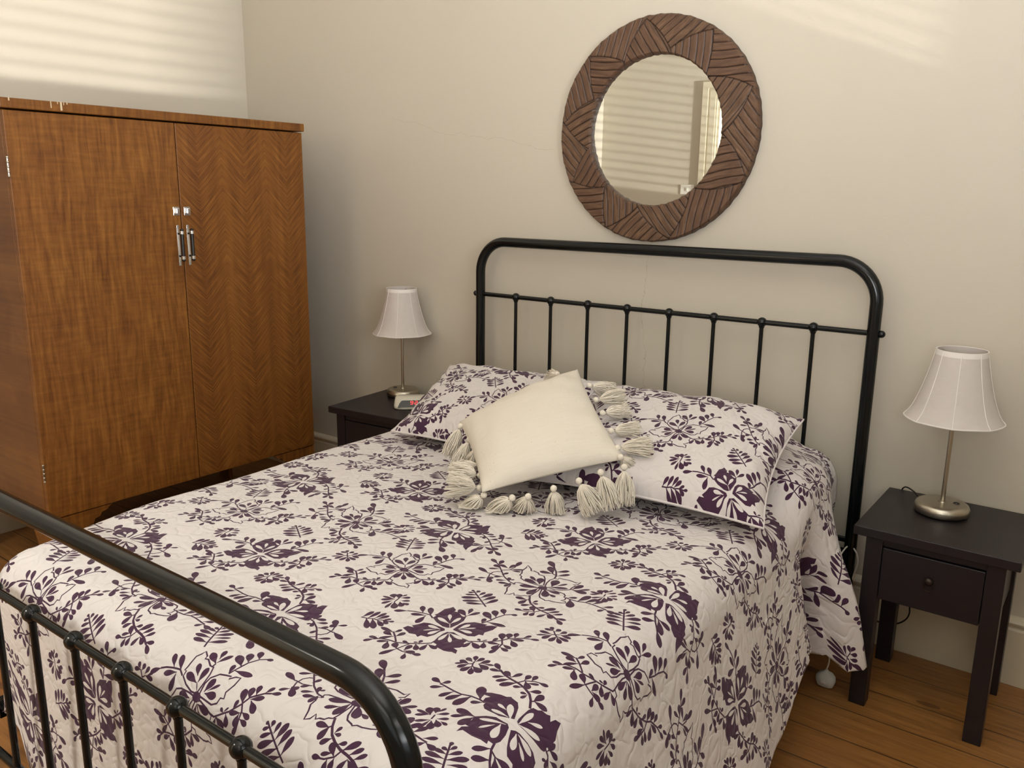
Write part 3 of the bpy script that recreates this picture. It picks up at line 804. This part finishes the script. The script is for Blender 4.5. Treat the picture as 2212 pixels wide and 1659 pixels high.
def cloth_mesh(name, inside, clamp, point, bounds, origin, parent=None, thick=0.0, back=None):
    s0, s1, t0, t1 = bounds
    verts = []; uvs = []; faces = []; mats = []; key = {}
    for i in range(math.floor((s0 - origin[0]) / TX), math.floor((s1 - origin[0]) / TX) + 1):
        for j in range(math.floor((t0 - origin[1]) / TY), math.floor((t1 - origin[1]) / TY) + 1):
            ox, oy = origin[0] + i * TX, origin[1] + j * TY
            ins = [inside(ox + x, oy + y) for x, y in TV]
            loc = {}
            for t, k in zip(TT, TK):
                if not (ins[t[0]] or ins[t[1]] or ins[t[2]]): continue
                q = []
                for v in t:
                    if v not in loc:
                        s_, t_ = ox + TV[v][0], oy + TV[v][1]
                        if not ins[v]: s_, t_ = clamp(s_, t_)
                        kk = (round(s_ * 40000), round(t_ * 40000))
                        if kk not in key:
                            key[kk] = len(verts); verts.append(point(s_, t_)); uvs.append((s_, t_))
                        loc[v] = key[kk]
                    q.append(loc[v])
                if q[0] == q[1] or q[1] == q[2] or q[0] == q[2]: continue
                faces.append(q); mats.append(k)
    nf = len(faces)
    me = bpy.data.meshes.new(name)
    if back:
        bv, bf, buv = back
        b = len(verts); verts += bv; uvs += buv
        faces += [tuple(b + i for i in f) for f in bf]; mats += [0] * len(bf)
    me.from_pydata(verts, [], faces)
    me.materials.append(m_cloth); me.materials.append(m_print)
    me.polygons.foreach_set('material_index', mats)
    me.polygons.foreach_set('use_smooth', [True] * len(faces))
    uv = me.uv_layers.new(name='UVMap')
    li = [0] * len(me.loops); me.loops.foreach_get('vertex_index', li)
    uv.data.foreach_set('uv', [c for i in li for c in uvs[i]])
    me.validate(); me.update()
    o = bpy.data.objects.new(name, me); COL.objects.link(o)
    if parent: o.parent = parent
    if thick:
        md = o.modifiers.new('thickness', 'SOLIDIFY'); md.thickness = thick; md.offset = -1
    return o

# ---- the quilt over the bed
QA, QAL, QB, QR, QTOP, LMAX = 0.685, 0.612, -1.99, 0.10, 0.632, 0.55
def qsplit(s_, t_):
    yi = max(t_, QB)
    xi = max(-(QAL - 0.055 * smoothstep(-1.60, -2.05, yi)) if yi < -1.6 else -QAL, min(QA - 0.055 * smoothstep(-0.42, -0.14, yi), s_))
    return xi, yi, s_ - xi, t_ - yi
def q_inside(s_, t_):
    if t_ > -0.112: return False
    xi, yi, ox, oy = qsplit(s_, t_)
    return ox * ox + oy * oy <= LMAX * LMAX
def q_clamp(s_, t_):
    t_ = min(t_, -0.112)
    xi, yi, ox, oy = qsplit(s_, t_)
    L = math.hypot(ox, oy)
    if L > LMAX: ox *= LMAX / L; oy *= LMAX / L
    return xi + ox, yi + oy
FOLD = [(-0.72, 0.0, 0.0, 0.25), (-0.665, 0.0, 0.0, 0.26), (-0.62, -0.115, 0.045, 0.17), (-0.57, -0.115, 0.075, 0.15), (-0.535, -0.030, 0.020, 0.18), (-0.505, 0.028, -0.012, 0.150), (-0.455, 0.070, -0.030, 0.160), (-0.40, 0.050, -0.070, 0.200), (-0.32, -0.035, -0.090, 0.19), (-0.20, -0.07, -0.06, 0.20), (-0.11, -0.08, -0.03, 0.2)]
def fold(y):
    # (outward shift, shift along the bed, hem height) of the bunched side of the quilt beside the head
    if y <= FOLD[0][0]: return FOLD[0][1:]
    for a, b_ in zip(FOLD, FOLD[1:]):
        if y <= b_[0]:
            t = (y - a[0]) / (b_[0] - a[0]); t = t * t * (3 - 2 * t)
            return tuple(p + (q - p) * t for p, q in zip(a[1:], b_[1:]))
    return FOLD[-1][1:]
def q_point(s_, t_):
    xi, yi, ox, oy = qsplit(s_, t_)
    hump = smoothstep(-0.68, -0.53, yi)
    B = 0.11 * hump * (1 - 0.30 * smoothstep(0.58, 0.70, abs(xi)))
    B *= 1 - 0.75 * smoothstep(-0.42, -0.14, yi) * smoothstep(0.42, 0.64, xi)
    B += 0.004 * math.sin(xi * 9 + yi * 4) * math.sin(yi * 7 - xi * 3)
    B -= 0.012 * smoothstep(-1.75, -1.99, yi) if False else 0.0
    zt = QTOP + B
    L = math.hypot(ox, oy)
    if L < 1e-9: return (xi, yi, zt)
    dx, dy = ox / L, oy / L
    r = QR if ox >= 0 else QR - 0.02 * dx * dx; A = r * PI / 2
    if L < A:
        p = L / r
        return (xi + dx * r * math.sin(p), yi + dy * r * math.sin(p), zt - r * (1 - math.cos(p)))
    D = (L - A) / (LMAX - A)
    hs = 0.14
    if ox > 0: hs = 0.14 + 0.11 * smoothstep(-0.92, -0.72, yi) if yi < -0.72 else fold(yi)[2]
    hf = 0.12 + 0.15 * (1 - smoothstep(-0.56, -0.46, xi))
    zh = hs * dx * dx + hf * dy * dy
    depth = D * (zt - r - zh)
    k = 0.20 * dx ** 4 + 0.03
    out = r + k * depth
    out += 0.010 * math.sin(yi * 17 + 1.3) * D * dx * dx * (1 if yi < -0.7 else 0.3) + 0.006 * math.sin(xi * 15) * D * dy * dy
    out += 0.012 * D * math.sin(9 * math.atan2(-oy, abs(ox))) * 4 * dx * dx * dy * dy
    if ox > 0:
        w = smoothstep(-0.02, 0.30, depth) * dx * dx
        fo = fold(yi)
        out += w * fo[0]; ysh = w * fo[1]
    else: ysh = 0.0
    return (xi + dx * out, yi + dy * out + ysh, zt - r - depth)
quilt = cloth_mesh('quilt', q_inside, q_clamp, q_point, (-1.24, 1.24, -2.55, -0.11), (0.139, -1.304), thick=0.005)
tag(quilt, 'off-white quilt printed with dark purple flowers, spread over the bed', 'quilt')

# ---- pillows
def pillow_fn(C00, C10, C01, C11, T, pinch=0.03, ex=2.4, wrinkle=0.004, sag=0.0, seed=0.0, back=0.4):
    C00, C10, C01, C11 = map(Vector, (C00, C10, C01, C11))
    n = (C10 - C01).cross(C11 - C00).normalized()
    if n.z < 0: n = -n
    ctr = (C00 + C10 + C01 + C11) / 4
    def f(u, v, side):
        P = C00 * (1 - u) * (1 - v) + C10 * u * (1 - v) + C01 * (1 - u) * v + C11 * u * v
        a, b = 2 * u - 1, 2 * v - 1
        eu, ev = (C10 - C00 + C11 - C01).normalized(), (C01 - C00 + C11 - C10).normalized()
        P = P - eu * pinch * a * abs(a) ** 2 * (1 - b * b) - ev * pinch * b * abs(b) ** 2 * (1 - a * a)
        h = (max(0.0, 1 - abs(a) ** ex) * max(0.0, 1 - abs(b) ** ex)) ** 0.55
        w = wrinkle * (math.sin(a * 9 + b * 5 + seed) * math.sin(b * 8 - a * 4 + seed)) * (1 - h) * 4 * h
        P = P + n * (side * (T * h * (1.0 if side > 0 else back)) + w * (1 if side > 0 else 0) + 0.002 * side)
        P.z -= sag * (1 - h)
        return (P.x, P.y, P.z)
    return f

def sham(C00, C10, C01, C11, Wd, Ht, T, origin, label, seed, turn=0.0, piv=(0, 0)):
    ct, st_ = math.cos(turn), math.sin(turn)
    def rot(a, b_):
        a -= piv[0]; b_ -= piv[1]
        return piv[0] + a * ct - b_ * st_, piv[1] + a * st_ + b_ * ct
    def inv(a, b_):
        a -= piv[0]; b_ -= piv[1]
        return piv[0] + a * ct + b_ * st_, piv[1] - a * st_ + b_ * ct
    f = pillow_fn(C00, C10, C01, C11, T, 0.030, 3.4, 0.008, 0.0, seed)
    nb = 30; bv = []; bf = []; buv = []
    for j in range(nb + 1):
        for i in range(nb + 1):
            bv.append(f(i / nb, j / nb, -1)); buv.append((i / nb * Wd + 3, j / nb * Ht))
    for j in range(nb):
        for i in range(nb):
            q = j * (nb + 1) + i
            bf.append((q, q + nb + 1, q + nb + 2, q + 1))
    def ins(s_, t_):
        x, y = rot(s_, t_); return 0 <= x <= Wd and 0 <= y <= Ht
    def clp(s_, t_):
        x, y = rot(s_, t_); return inv(max(0.0, min(Wd, x)), max(0.0, min(Ht, y)))
    def pnt(s_, t_):
        x, y = rot(s_, t_); return f(x / Wd, y / Ht, 1)
    o = cloth_mesh('pillow', ins, clp, pnt, (-0.25, Wd + 0.25, -0.25, Ht + 0.25), origin, back=(bv, bf, buv))
    tag(o, label, 'pillow')
    ring = []
    for (u0, v0, u1, v1) in ((0, 0, 1, 0), (1, 0, 1, 1), (1, 1, 0, 1), (0, 1, 0, 0)):
        for k in range(24):
            t = k / 24
            ring.append(Vector(f(u0 + (u1 - u0) * t, v0 + (v1 - v0) * t, 1)) * 0.5 + Vector(f(u0 + (u1 - u0) * t, v0 + (v1 - v0) * t, -1)) * 0.5)
    mb = MB(); mb.tube(ring, 0.0034, 10, closed=True)
    p = mb.build('piping', m_cloth, o, True)
    return o
sham((-0.535, -0.850, 0.668), (0.17, -0.90, 0.672), (-0.675, -0.385, 0.802), (-0.01, -0.37, 0.83), 0.72, 0.50, 0.066, (-0.21, -0.09),
     'purple-flowered quilted pillow nearest the alarm clock, left half of the bed', 0.4)
sham((0.075, -0.985, 0.672), (0.775, -0.905, 0.672), (0.035, -0.37, 0.815), (0.688, -0.385, 0.820), 0.72, 0.54, 0.086, (0.72 - 0.085 - 0.31, 0.035 - 0.155),
     'purple-flowered quilted pillow at the right side of the bed, behind the tassels', 1.7, math.radians(-14), (0.635, 0.065))

# ---- tasselled cushion
def cushion():
    m, nt, b = new_mat('cream_woven_cotton')
    v = coords(nt)
    b.inputs['Roughness'].default_value = 0.9
    b.inputs['Specular IOR Level'].default_value = 0.15
    sl = noise(nt, N(nt, 'ShaderNodeMapping', ins={'Vector': coords(nt, 'UV'), 'Scale': (4, 90, 1)}).outputs[0], 3.0, 3)
    sl2 = noise(nt, N(nt, 'ShaderNodeMapping', ins={'Vector': coords(nt, 'UV'), 'Scale': (90, 4, 1)}).outputs[0], 3.0, 3)
    fl = noise(nt, v, 160, 2)
    c = mixc(nt, sl, (0.68, 0.63, 0.54), (0.77, 0.725, 0.65))
    c = mixc(nt, M(nt, 'GREATER_THAN', fl, 0.73), c, (0.58, 0.50, 0.37))
    nt.links.new(c, b.inputs['Base Color'])
    nt.links.new(bump(nt, M(nt, 'ADD', sl, sl2), 0.35, 0.0015), b.inputs['Normal'])
    m_th = simple('cream_cotton_thread', (0.80, 0.745, 0.65), 0.9, spec=0.1)
    C = [(0.115, -1.170, 0.690), (0.390, -0.910, 0.772), (-0.180, -0.914, 0.774), (0.053, -0.620, 0.922)]
    f = pillow_fn(C[0], C[1], C[2], C[3], 0.072, 0.010, 2.6, 0.004, 0.0, 2.0)
    n = 56; V = []; F = []; UV = []
    for side in (1, -1):
        for j in range(n + 1):
            for i in range(n + 1):
                V.append(f(i / n, j / n, side)); UV.append((i / n * 0.4, j / n * 0.4))
    o_ = (n + 1) ** 2
    for j in range(n):
        for i in range(n):
            q = j * (n + 1) + i
            F.append((q, q + 1, q + n + 2, q + n + 1)); F.append((o_ + q, o_ + q + n + 1, o_ + q + n + 2, o_ + q + 1))
    rim = [i for i in range(n)] + [j * (n + 1) + n for j in range(n)] + [n * (n + 1) + n - i for i in range(n)] + [(n - j) * (n + 1) for j in range(n)]
    for k in range(len(rim)):
        a, b_ = rim[k], rim[(k + 1) % len(rim)]
        F.append((a, o_ + a, o_ + b_, b_))
    me = bpy.data.meshes.new('cushion'); me.from_pydata(V, [], F); me.materials.append(m)
    uv = me.uv_layers.new(name='UVMap'); li = [0] * len(me.loops); me.loops.foreach_get('vertex_index', li)
    uv.data.foreach_set('uv', [c for i in li for c in UV[i]])
    me.polygons.foreach_set('use_smooth', [True] * len(me.polygons)); me.update()
    co = bpy.data.objects.new('cushion', me); COL.objects.link(co)
    tag(co, 'plain cream cushion edged with long cream tassels, leaning on the two pillows', 'cushion')
    for k, (x0, y0, z0, x1, y1, z1) in enumerate(TASSELS):
        rnd = random.Random(k * 31 + 5)
        P0, P1 = Vector((x0, y0, z0)), Vector((x1, y1, z1))
        d = (P1 - P0); Ln = d.length; d.normalize()
        kr = 0.0088
        a = d.orthogonal().normalized(); b2 = d.cross(a)
        mb = MB()
        fl_ = (0.025 if k < 7 or k > 14 else 0.033) + 0.012 * rnd.random()
        curl = rnd.uniform(-0.2, 0.2)
        S0 = P0 + d * kr * 1.4
        for q in range(150):
            th = rnd.uniform(0, 2 * PI); rr = math.sqrt(rnd.random())
            u = a * math.cos(th) + b2 * math.sin(th)
            ln = (Ln - kr * 1.4) * rnd.uniform(0.92, 1.22)
            w1 = u * (fl_ * rr)
            side = (a * rnd.gauss(0, 1) + b2 * rnd.gauss(0, 1)) * 0.0055
            pts = []
            for i in range(7):
                t = i / 6
                pp = S0 + d * (ln * t) + u * (0.0045 * rr * (1 - t)) + w1 * (t ** 0.6) * (1.1 - 0.25 * t) + side * math.sin(t * 4 + q) * t + a * curl * ln * 0.25 * t * t
                pp.z -= 0.006 * t * t
                if pp.z < 0.640: pp.z = 0.640 + 0.003 * rnd.random()
                pts.append(pp)
            mb.tube(pts, [0.0011, 0.0011, 0.0011, 0.0011, 0.0011, 0.0010, 0.0008], 4, cap=False)
        to = mb.build('tassel', m_th, co, True, weld=False)
        kb = MB(); kb.sphere(P0, kr, 14, 10); kb.lathe([(0.0045, -0.001), (0.0055, 0.0), (0.0045, 0.001)], 12, tuple(S0 - d * 0.002))
        kb.build('knot', m_th, to, True)
    return co
TASSELS = [[0.1237, -0.6628, 0.8885, 0.1712, -0.6074, 0.8709], [0.1823, -0.7192, 0.8642, 0.2477, -0.6791, 0.8783], [0.2353, -0.7687, 0.843, 0.2772, -0.7066, 0.8458], [0.3016, -0.8322, 0.8157, 0.3498, -0.7748, 0.8171], [0.3566, -0.8897, 0.791, 0.4285, -0.8498, 0.8007], [0.3836, -0.9207, 0.7777, 0.3907, -0.8582, 0.7368], [0.4129, -0.9513, 0.7645, 0.4295, -0.9744, 0.6881], [0.3641, -0.9875, 0.7493, 0.3976, -1.0004, 0.6753], [0.3267, -1.0326, 0.7302, 0.3721, -1.0329, 0.6686], [0.278, -1.0774, 0.7112, 0.2726, -1.0577, 0.639], [0.2307, -1.1239, 0.6915, 0.1958, -1.0951, 0.6317], [0.1923, -1.1416, 0.6841, 0.1388, -1.1399, 0.6315], [0.1109, -1.1574, 0.6776, 0.0602, -1.1664, 0.6231], [0.0812, -1.1388, 0.6856, 0.019, -1.1875, 0.697], [0.0497, -1.0975, 0.7033, -0.0187, -1.1282, 0.705], [0.02, -1.0592, 0.7197, -0.0352, -1.1131, 0.7057], [-0.0325, -1.0217, 0.7359, -0.0728, -0.9914, 0.6803], [-0.0835, -0.9812, 0.7533, -0.0943, -1.0195, 0.686], [-0.155, -0.9391, 0.7715, -0.1617, -0.975, 0.6991], [-0.0128, -0.634, 0.9011, -0.0684, -0.5884, 0.8797]]
cushion()

# =================================================================== nightstands
def nightstand():
    root = empty('nightstand', (0, 0, 0))
    MB().box(-0.206, 0.206, -0.20, 0.20, 0.527, 0.555, 0.0025).build('top', m_espresso, root)
    for sx in (-1, 1):
        for (ya, yb) in ((-0.184, -0.138), (0.118, 0.164)):
            xa = sx * 0.174; xb = sx * 0.129
            MB().box(xa, xb, ya, yb, 0.0, 0.527, 0.0015).build('leg', m_espresso, root)
    mb = MB(); mb.box(-0.129, 0.129, -0.176, -0.150, 0.503, 0.527)
    mb.box(-0.129, 0.129, 0.130, 0.150, 0.344, 0.527).box(-0.165, -0.147, -0.138, 0.118, 0.344, 0.527).box(0.147, 0.165, -0.138, 0.118, 0.344, 0.527)
    mb.box(-0.129, 0.129, -0.150, 0.130, 0.344, 0.352)
    mb.build('apron', m_espresso, root)
    dr = MB().box(-0.1275, 0.1275, -0.182, -0.155, 0.345, 0.4995, 0.002).build('drawer', m_espresso, root)
    mb = MB(); mb.sphere((-0.002, -0.190, 0.437), 0.012, 18, 12, sc=(1, 0.7, 0.9)); mb.lathe([(0.0, 0), (0.016, 0), (0.016, 0.002), (0, 0.002)], 20)
    # ring pull hanging from the knob
    ring = [(-0.002 + 0.0135 * math.cos(2 * PI * k / 24), -0.191, 0.422 + 0.0135 * math.sin(2 * PI * k / 24)) for k in range(24)]
    mb2 = MB(); mb2.sphere((-0.002, -0.190, 0.437), 0.0125, 18, 12, sc=(1, 0.7, 0.9)); mb2.tube(ring, 0.0016, 8, closed=True)
    mb2.build('ring_pull', m_bronze, dr, True)
    return root
ns = nightstand()
ns.location = (1.075, -0.231, 0)
tag(ns, 'dark espresso wooden nightstand with one drawer, right of the bed', 'nightstand', 'matching nightstands either side of the bed')
ns2 = copy_tree(ns)
ns2.location = (-1.112, -0.248, 0); ns2.rotation_euler = (0, 0, math.radians(5))
ns2['label'] = 'dark espresso wooden nightstand between the wardrobe and the bed, under the alarm clock'

# =================================================================== lamps
def shade_mat():
    m, nt, b = new_mat('pale_linen_shade')
    v = coords(nt)
    w1 = noise(nt, N(nt, 'ShaderNodeMapping', ins={'Vector': v, 'Scale': (60, 60, 900)}).outputs[0], 1.0, 2)
    w2 = noise(nt, v, 45, 3)
    f = M(nt, 'ADD', M(nt, 'MULTIPLY', w1, 0.5), M(nt, 'MULTIPLY', w2, 0.5))
    c = mixc(nt, f, (0.68, 0.63, 0.595), (0.82, 0.775, 0.745))
    b.inputs['Roughness'].default_value = 0.9
    nt.links.new(c, b.inputs['Base Color'])
    nt.links.new(bump(nt, f, 0.25, 0.001), b.inputs['Normal'])
    tr = N(nt, 'ShaderNodeBsdfTranslucent', ins={'Color': (0.72, 0.64, 0.58, 1)})
    mx = N(nt, 'ShaderNodeMixShader', ins={0: 0.25, 1: b.outputs[0], 2: tr.outputs[0]})
    nt.links.new(mx.outputs[0], nt.nodes['Material Output'].inputs[0])
    return m
m_shade = shade_mat()
m_seam = simple('shade_trim', (0.84, 0.80, 0.77), 0.9)
def lamp():
    root = empty('table_lamp', (0, 0, 0))
    mb = MB(); mb.lathe([(0.0, 0.036), (0.052, 0.0358), (0.062, 0.0345), (0.070, 0.030), (0.0745, 0.021), (0.0745, 0.010), (0.071, 0.003), (0.066, 0.0), (0, 0)], 64)
    bs = mb.build('base', m_nickel, root, 60)
    MB().sphere((0.036, 0.0, 0.036), 0.009, 16, 10, sc=(1, 0.6, 0.5)).build('switch', m_blackpl, bs, True)
    mb = MB(); mb.lathe([(0.013, 0.036), (0.0125, 0.038), (0.0062, 0.0385), (0.0062, 0.36), (0.0, 0.36)], 24)
    mb.build('pole', m_nickel, root, 40)
    mb = MB(); mb.lathe([(0.0, 0.34), (0.018, 0.342), (0.018, 0.385), (0.0, 0.387)], 20)
    mb.sphere((0, 0, 0.415), 0.028, 20, 12, sc=(1, 1, 1.1)); mb.build('bulb', m_white, root, True)
    # bell shade with eight panels
    zb, zt = 0.284, 0.486
    prof = [(0.0, 0.130), (0.025, 0.1275), (0.07, 0.120), (0.13, 0.1125), (0.21, 0.1055), (0.32, 0.0975), (0.45, 0.0895), (0.6, 0.0815), (0.75, 0.0745), (0.9, 0.0685), (1.0, 0.0655)]
    V = []; F = []; seg = 64
    rows = len(prof)
    for off in (0.0, -0.0022):
        for (h, r) in prof:
            for k in range(seg):
                a = 2 * PI * k / seg
                scal = 1 - 0.006 * abs(math.sin(4 * a)) * (1 - h * 0.5)
                V.append(((r * scal + off) * math.cos(a), (r * scal + off) * math.sin(a), zb + h * (zt - zb) + 0.0015 * abs(math.sin(4 * a)) * (1 - h)))
    for o_ in (0, rows * seg):
        for i in range(rows - 1):
            for k in range(seg):
                k2 = (k + 1) % seg
                q = (o_ + i * seg + k, o_ + i * seg + k2, o_ + (i + 1) * seg + k2, o_ + (i + 1) * seg + k)
                F.append(q if o_ == 0 else q[::-1])
    for i in (0, rows - 1):
        for k in range(seg):
            k2 = (k + 1) % seg
            F.append((i * seg + k, rows * seg + i * seg + k, rows * seg + i * seg + k2, i * seg + k2))
    mb = MB(); mb.add(V, F); sh = mb.build('lamp_shade', m_shade, root, 60)
    mb = MB()
    for k in range(8):
        a = 2 * PI * k / 8
        mb.tube([((r + 0.0005) * math.cos(a), (r + 0.0005) * math.sin(a), zb + h * (zt - zb)) for h, r in prof], 0.0012, 6)
    mb.lathe([(0.0655, zt - 0.014), (0.0675, zt - 0.014), (0.0668, zt + 0.001), (0.0645, zt + 0.001)], 64, close=True)
    for k in range(seg):
        pass
    mb.tube([V[k][:2] + (V[k][2] + 0.001,) for k in range(seg)], 0.0020, 6, closed=True)
    mb.build('shade_trim', m_seam, sh, 60)
    mb = MB()
    for k in range(3):
        a = 2 * PI * k / 3 + 0.4
        mb.tube([(0, 0, 0.462), (0.066 * math.cos(a), 0.066 * math.sin(a), 0.478)], 0.0012, 6)
    mb.tube([(0, 0, 0.445), (0, 0, 0.464)], 0.004, 10)
    mb.build('shade_carrier', m_nickel, root)
    return root
lp = lamp()
lp2 = copy_tree(lp)
lp.location = (1.046, -0.177, 0.555); lp.rotation_euler = (0, 0, 0.15)
tag(lp, 'silver table lamp with pale bell shade on the nightstand right of the bed', 'table lamp', 'matching bedside lamps')
lp2.location = (-1.190, -0.118, 0.555); lp2.rotation_euler = (0, 0, math.radians(212))
tag(lp2, 'silver table lamp with pale bell shade behind the alarm clock', 'table lamp', 'matching bedside lamps')
def smooth_path(P, n=6):
    P = [Vector(p) for p in P]; out = []
    for i in range(len(P) - 1):
        a, b, c, d = P[max(i - 1, 0)], P[i], P[i + 1], P[min(i + 2, len(P) - 1)]
        for k in range(n):
            t = k / n
            out.append(0.5 * ((2 * b) + (c - a) * t + (2 * a - 5 * b + 4 * c - d) * t * t + (3 * b - a - 3 * c + d) * t ** 3))
    out.append(P[-1]); return out
def cord(root, name, pts, r, mat):
    o = MB().tube(smooth_path(pts), r, 8).build(name, mat, root, True)
    o.matrix_parent_inverse = (Matrix.Translation(root.location) @ Matrix.Rotation(root.rotation_euler.z, 4, 'Z')).inverted()
    return o
cord(lp, 'cord', [(0.985, -0.135, 0.565), (0.950, -0.088, 0.575), (0.915, -0.045, 0.568), (0.905, -0.020, 0.52), (0.93, -0.035, 0.36), (0.965, -0.05, 0.22), (0.975, -0.06, 0.15), (0.93, -0.045, 0.10), (0.86, -0.035, 0.09)], 0.0024, m_blackpl)

# =================================================================== alarm clock
def clock():
    root = empty('alarm_clock', (-1.003, -0.258, 0.555), math.radians(43))
    tag(root, 'small white digital alarm clock with red digits beside the left pillow', 'alarm clock')
    m_case = simple('ivory_plastic', (0.70, 0.67, 0.58), 0.35)
    m_disp = simple('smoked_display', (0.030, 0.032, 0.026), 0.25)
    m_led, nt, b = new_mat('red_digits')
    b.inputs['Base Color'].default_value = (0.5, 0.02, 0.02, 1)
    b.inputs['Emission Color'].default_value = (1.0, 0.06, 0.07, 1)
    b.inputs['Emission Strength'].default_value = 1.6
    # body: rounded outline in plan, wedge in side view
    n = 40; rings = []
    hw, hd = 0.076, 0.038
    def plan(s_, z):
        out = []
        for k in range(n):
            a = 2 * PI * k / n
            cx, cy = math.cos(a), math.sin(a)
            e = 2 / 3.6
            out.append((math.copysign(abs(cx) ** e, cx) * hw * s_[0], math.copysign(abs(cy) ** e, cy) * hd * s_[1] + s_[2], z))
        return out
    levels = [((0.93, 0.90, 0), 0.0), ((0.98, 0.97, 0), 0.003), ((1.0, 1.0, 0), 0.010), ((0.99, 0.93, 0.003), 0.018), ((0.965, 0.80, 0.007), 0.032), ((0.93, 0.68, 0.010), 0.043), ((0.89, 0.58, 0.011), 0.049), ((0.80, 0.45, 0.011), 0.0525)]
    V = []; F = []
    for s_, z in levels: V += plan(s_, z)
    for i in range(len(levels) - 1):
        for k in range(n):
            k2 = (k + 1) % n
            F.append((i * n + k, i * n + k2, (i + 1) * n + k2, (i + 1) * n + k))
    F.append(tuple(range(n - 1, -1, -1))); F.append(tuple((len(levels) - 1) * n + k for k in range(n)))
    MB().add(V, F).build('case', m_case, root, 50)
    A = Vector((0, -0.0376, 0.0115)); Bv = Vector((0, -0.0175, 0.0425)); ez = (Bv - A).normalized(); nn = Vector((0, -ez.z, ez.y))
    if nn.y > 0: nn = -nn
    def P(x, h, o=0.0): return tuple(A + Vector((x, 0, 0)) + ez * h + nn * o)
    poly = [(-0.060, 0.0), (0.060, 0.0), (0.058, 0.014), (0.050, 0.028), (0.040, 0.031), (-0.036, 0.031), (-0.044, 0.029), (-0.052, 0.018)]
    V = [P(x, h, -0.003) for x, h in poly] + [P(x, h, 0.0012) for x, h in poly]; m = len(poly)
    d = MB().add(V, [tuple(range(m)), tuple(range(2 * m - 1, m - 1, -1))] + [(i, i + m, (i + 1) % m + m, (i + 1) % m) for i in range(m)]).build('display', m_disp, root)
    segs = {'a': (0, 1, 1, 1), 'b': (1, 1, 1, .5), 'c': (1, .5, 1, 0), 'd': (0, 0, 1, 0), 'e': (0, 0, 0, .5), 'f': (0, .5, 0, 1), 'g': (0, .5, 1, .5)}
    mb = MB()
    def seg(x0, h0, x1, h1, w=0.0011):
        dx, dh = x1 - x0, h1 - h0; L = math.hypot(dx, dh); ux, uh = dx / L, dh / L
        q = [(x0 - uh * w, h0 + ux * w), (x0 + uh * w, h0 - ux * w), (x1 + uh * w, h1 - ux * w), (x1 - uh * w, h1 + ux * w)]
        mb.add([P(x, h, 0.0013) for x, h in q] + [P(x, h, 0.0018) for x, h in q], [(0, 1, 2, 3), (7, 6, 5, 4), (0, 4, 5, 1), (1, 5, 6, 2), (2, 6, 7, 3), (3, 7, 4, 0)])
    for ch_, x in (('abcdfg', -0.006), ('abged', 0.013)):
        for c in ch_:
            a0, b0, a1, b1 = segs[c]
            seg(x + a0 * 0.0095 + b0 * 0.0012, 0.013 + b0 * 0.014, x + a1 * 0.0095 + b1 * 0.0012, 0.013 + b1 * 0.014)
    for h in (0.0165, 0.0225): seg(0.0082, h, 0.0100, h, 0.0010)
    mb.build('digits', m_led, d)
clock()

# =================================================================== blanket controller and its cords
bc = empty('blanket_controller', (0.822, -0.375, 0.0))
tag(bc, 'small white plastic electric-blanket controller hanging to the floor below the quilt', 'controller')
m_frost = simple('frosted_plastic', (0.66, 0.68, 0.66), 0.4)
V = []; F = []; n = 24
for (w, d_, z) in ((0.012, 0.010, 0.0), (0.024, 0.016, 0.004), (0.029, 0.020, 0.020), (0.028, 0.020, 0.034), (0.020, 0.015, 0.044), (0.008, 0.007, 0.050), (0.004, 0.004, 0.056)):
    for k in range(n):
        a = 2 * PI * k / n; e = 2 / 2.6
        V.append((math.copysign(abs(math.cos(a)) ** e, math.cos(a)) * w, math.copysign(abs(math.sin(a)) ** e, math.sin(a)) * d_, z))
for i in range(6):
    for k in range(n):
        F.append((i * n + k, i * n + (k + 1) % n, (i + 1) * n + (k + 1) % n, (i + 1) * n + k))
F.append(tuple(range(n - 1, -1, -1))); F.append(tuple(6 * n + k for k in range(n)))
MB().add(V, F).build('housing', m_frost, bc, 50)
MB().box(-0.008, 0.008, -0.0215, -0.019, 0.018, 0.026, 0.001).build('slider', m_white, bc)
cord(bc, 'cord', [(0.822, -0.375, 0.055), (0.826, -0.372, 0.09), (0.815, -0.38, 0.14), (0.79, -0.40, 0.22), (0.77, -0.36, 0.27), (0.765, -0.20, 0.31), (0.775, -0.085, 0.345), (0.80, -0.085, 0.335), (0.812, -0.085, 0.30), (0.805, -0.085, 0.26), (0.79, -0.06, 0.2)], 0.0026, m_white)
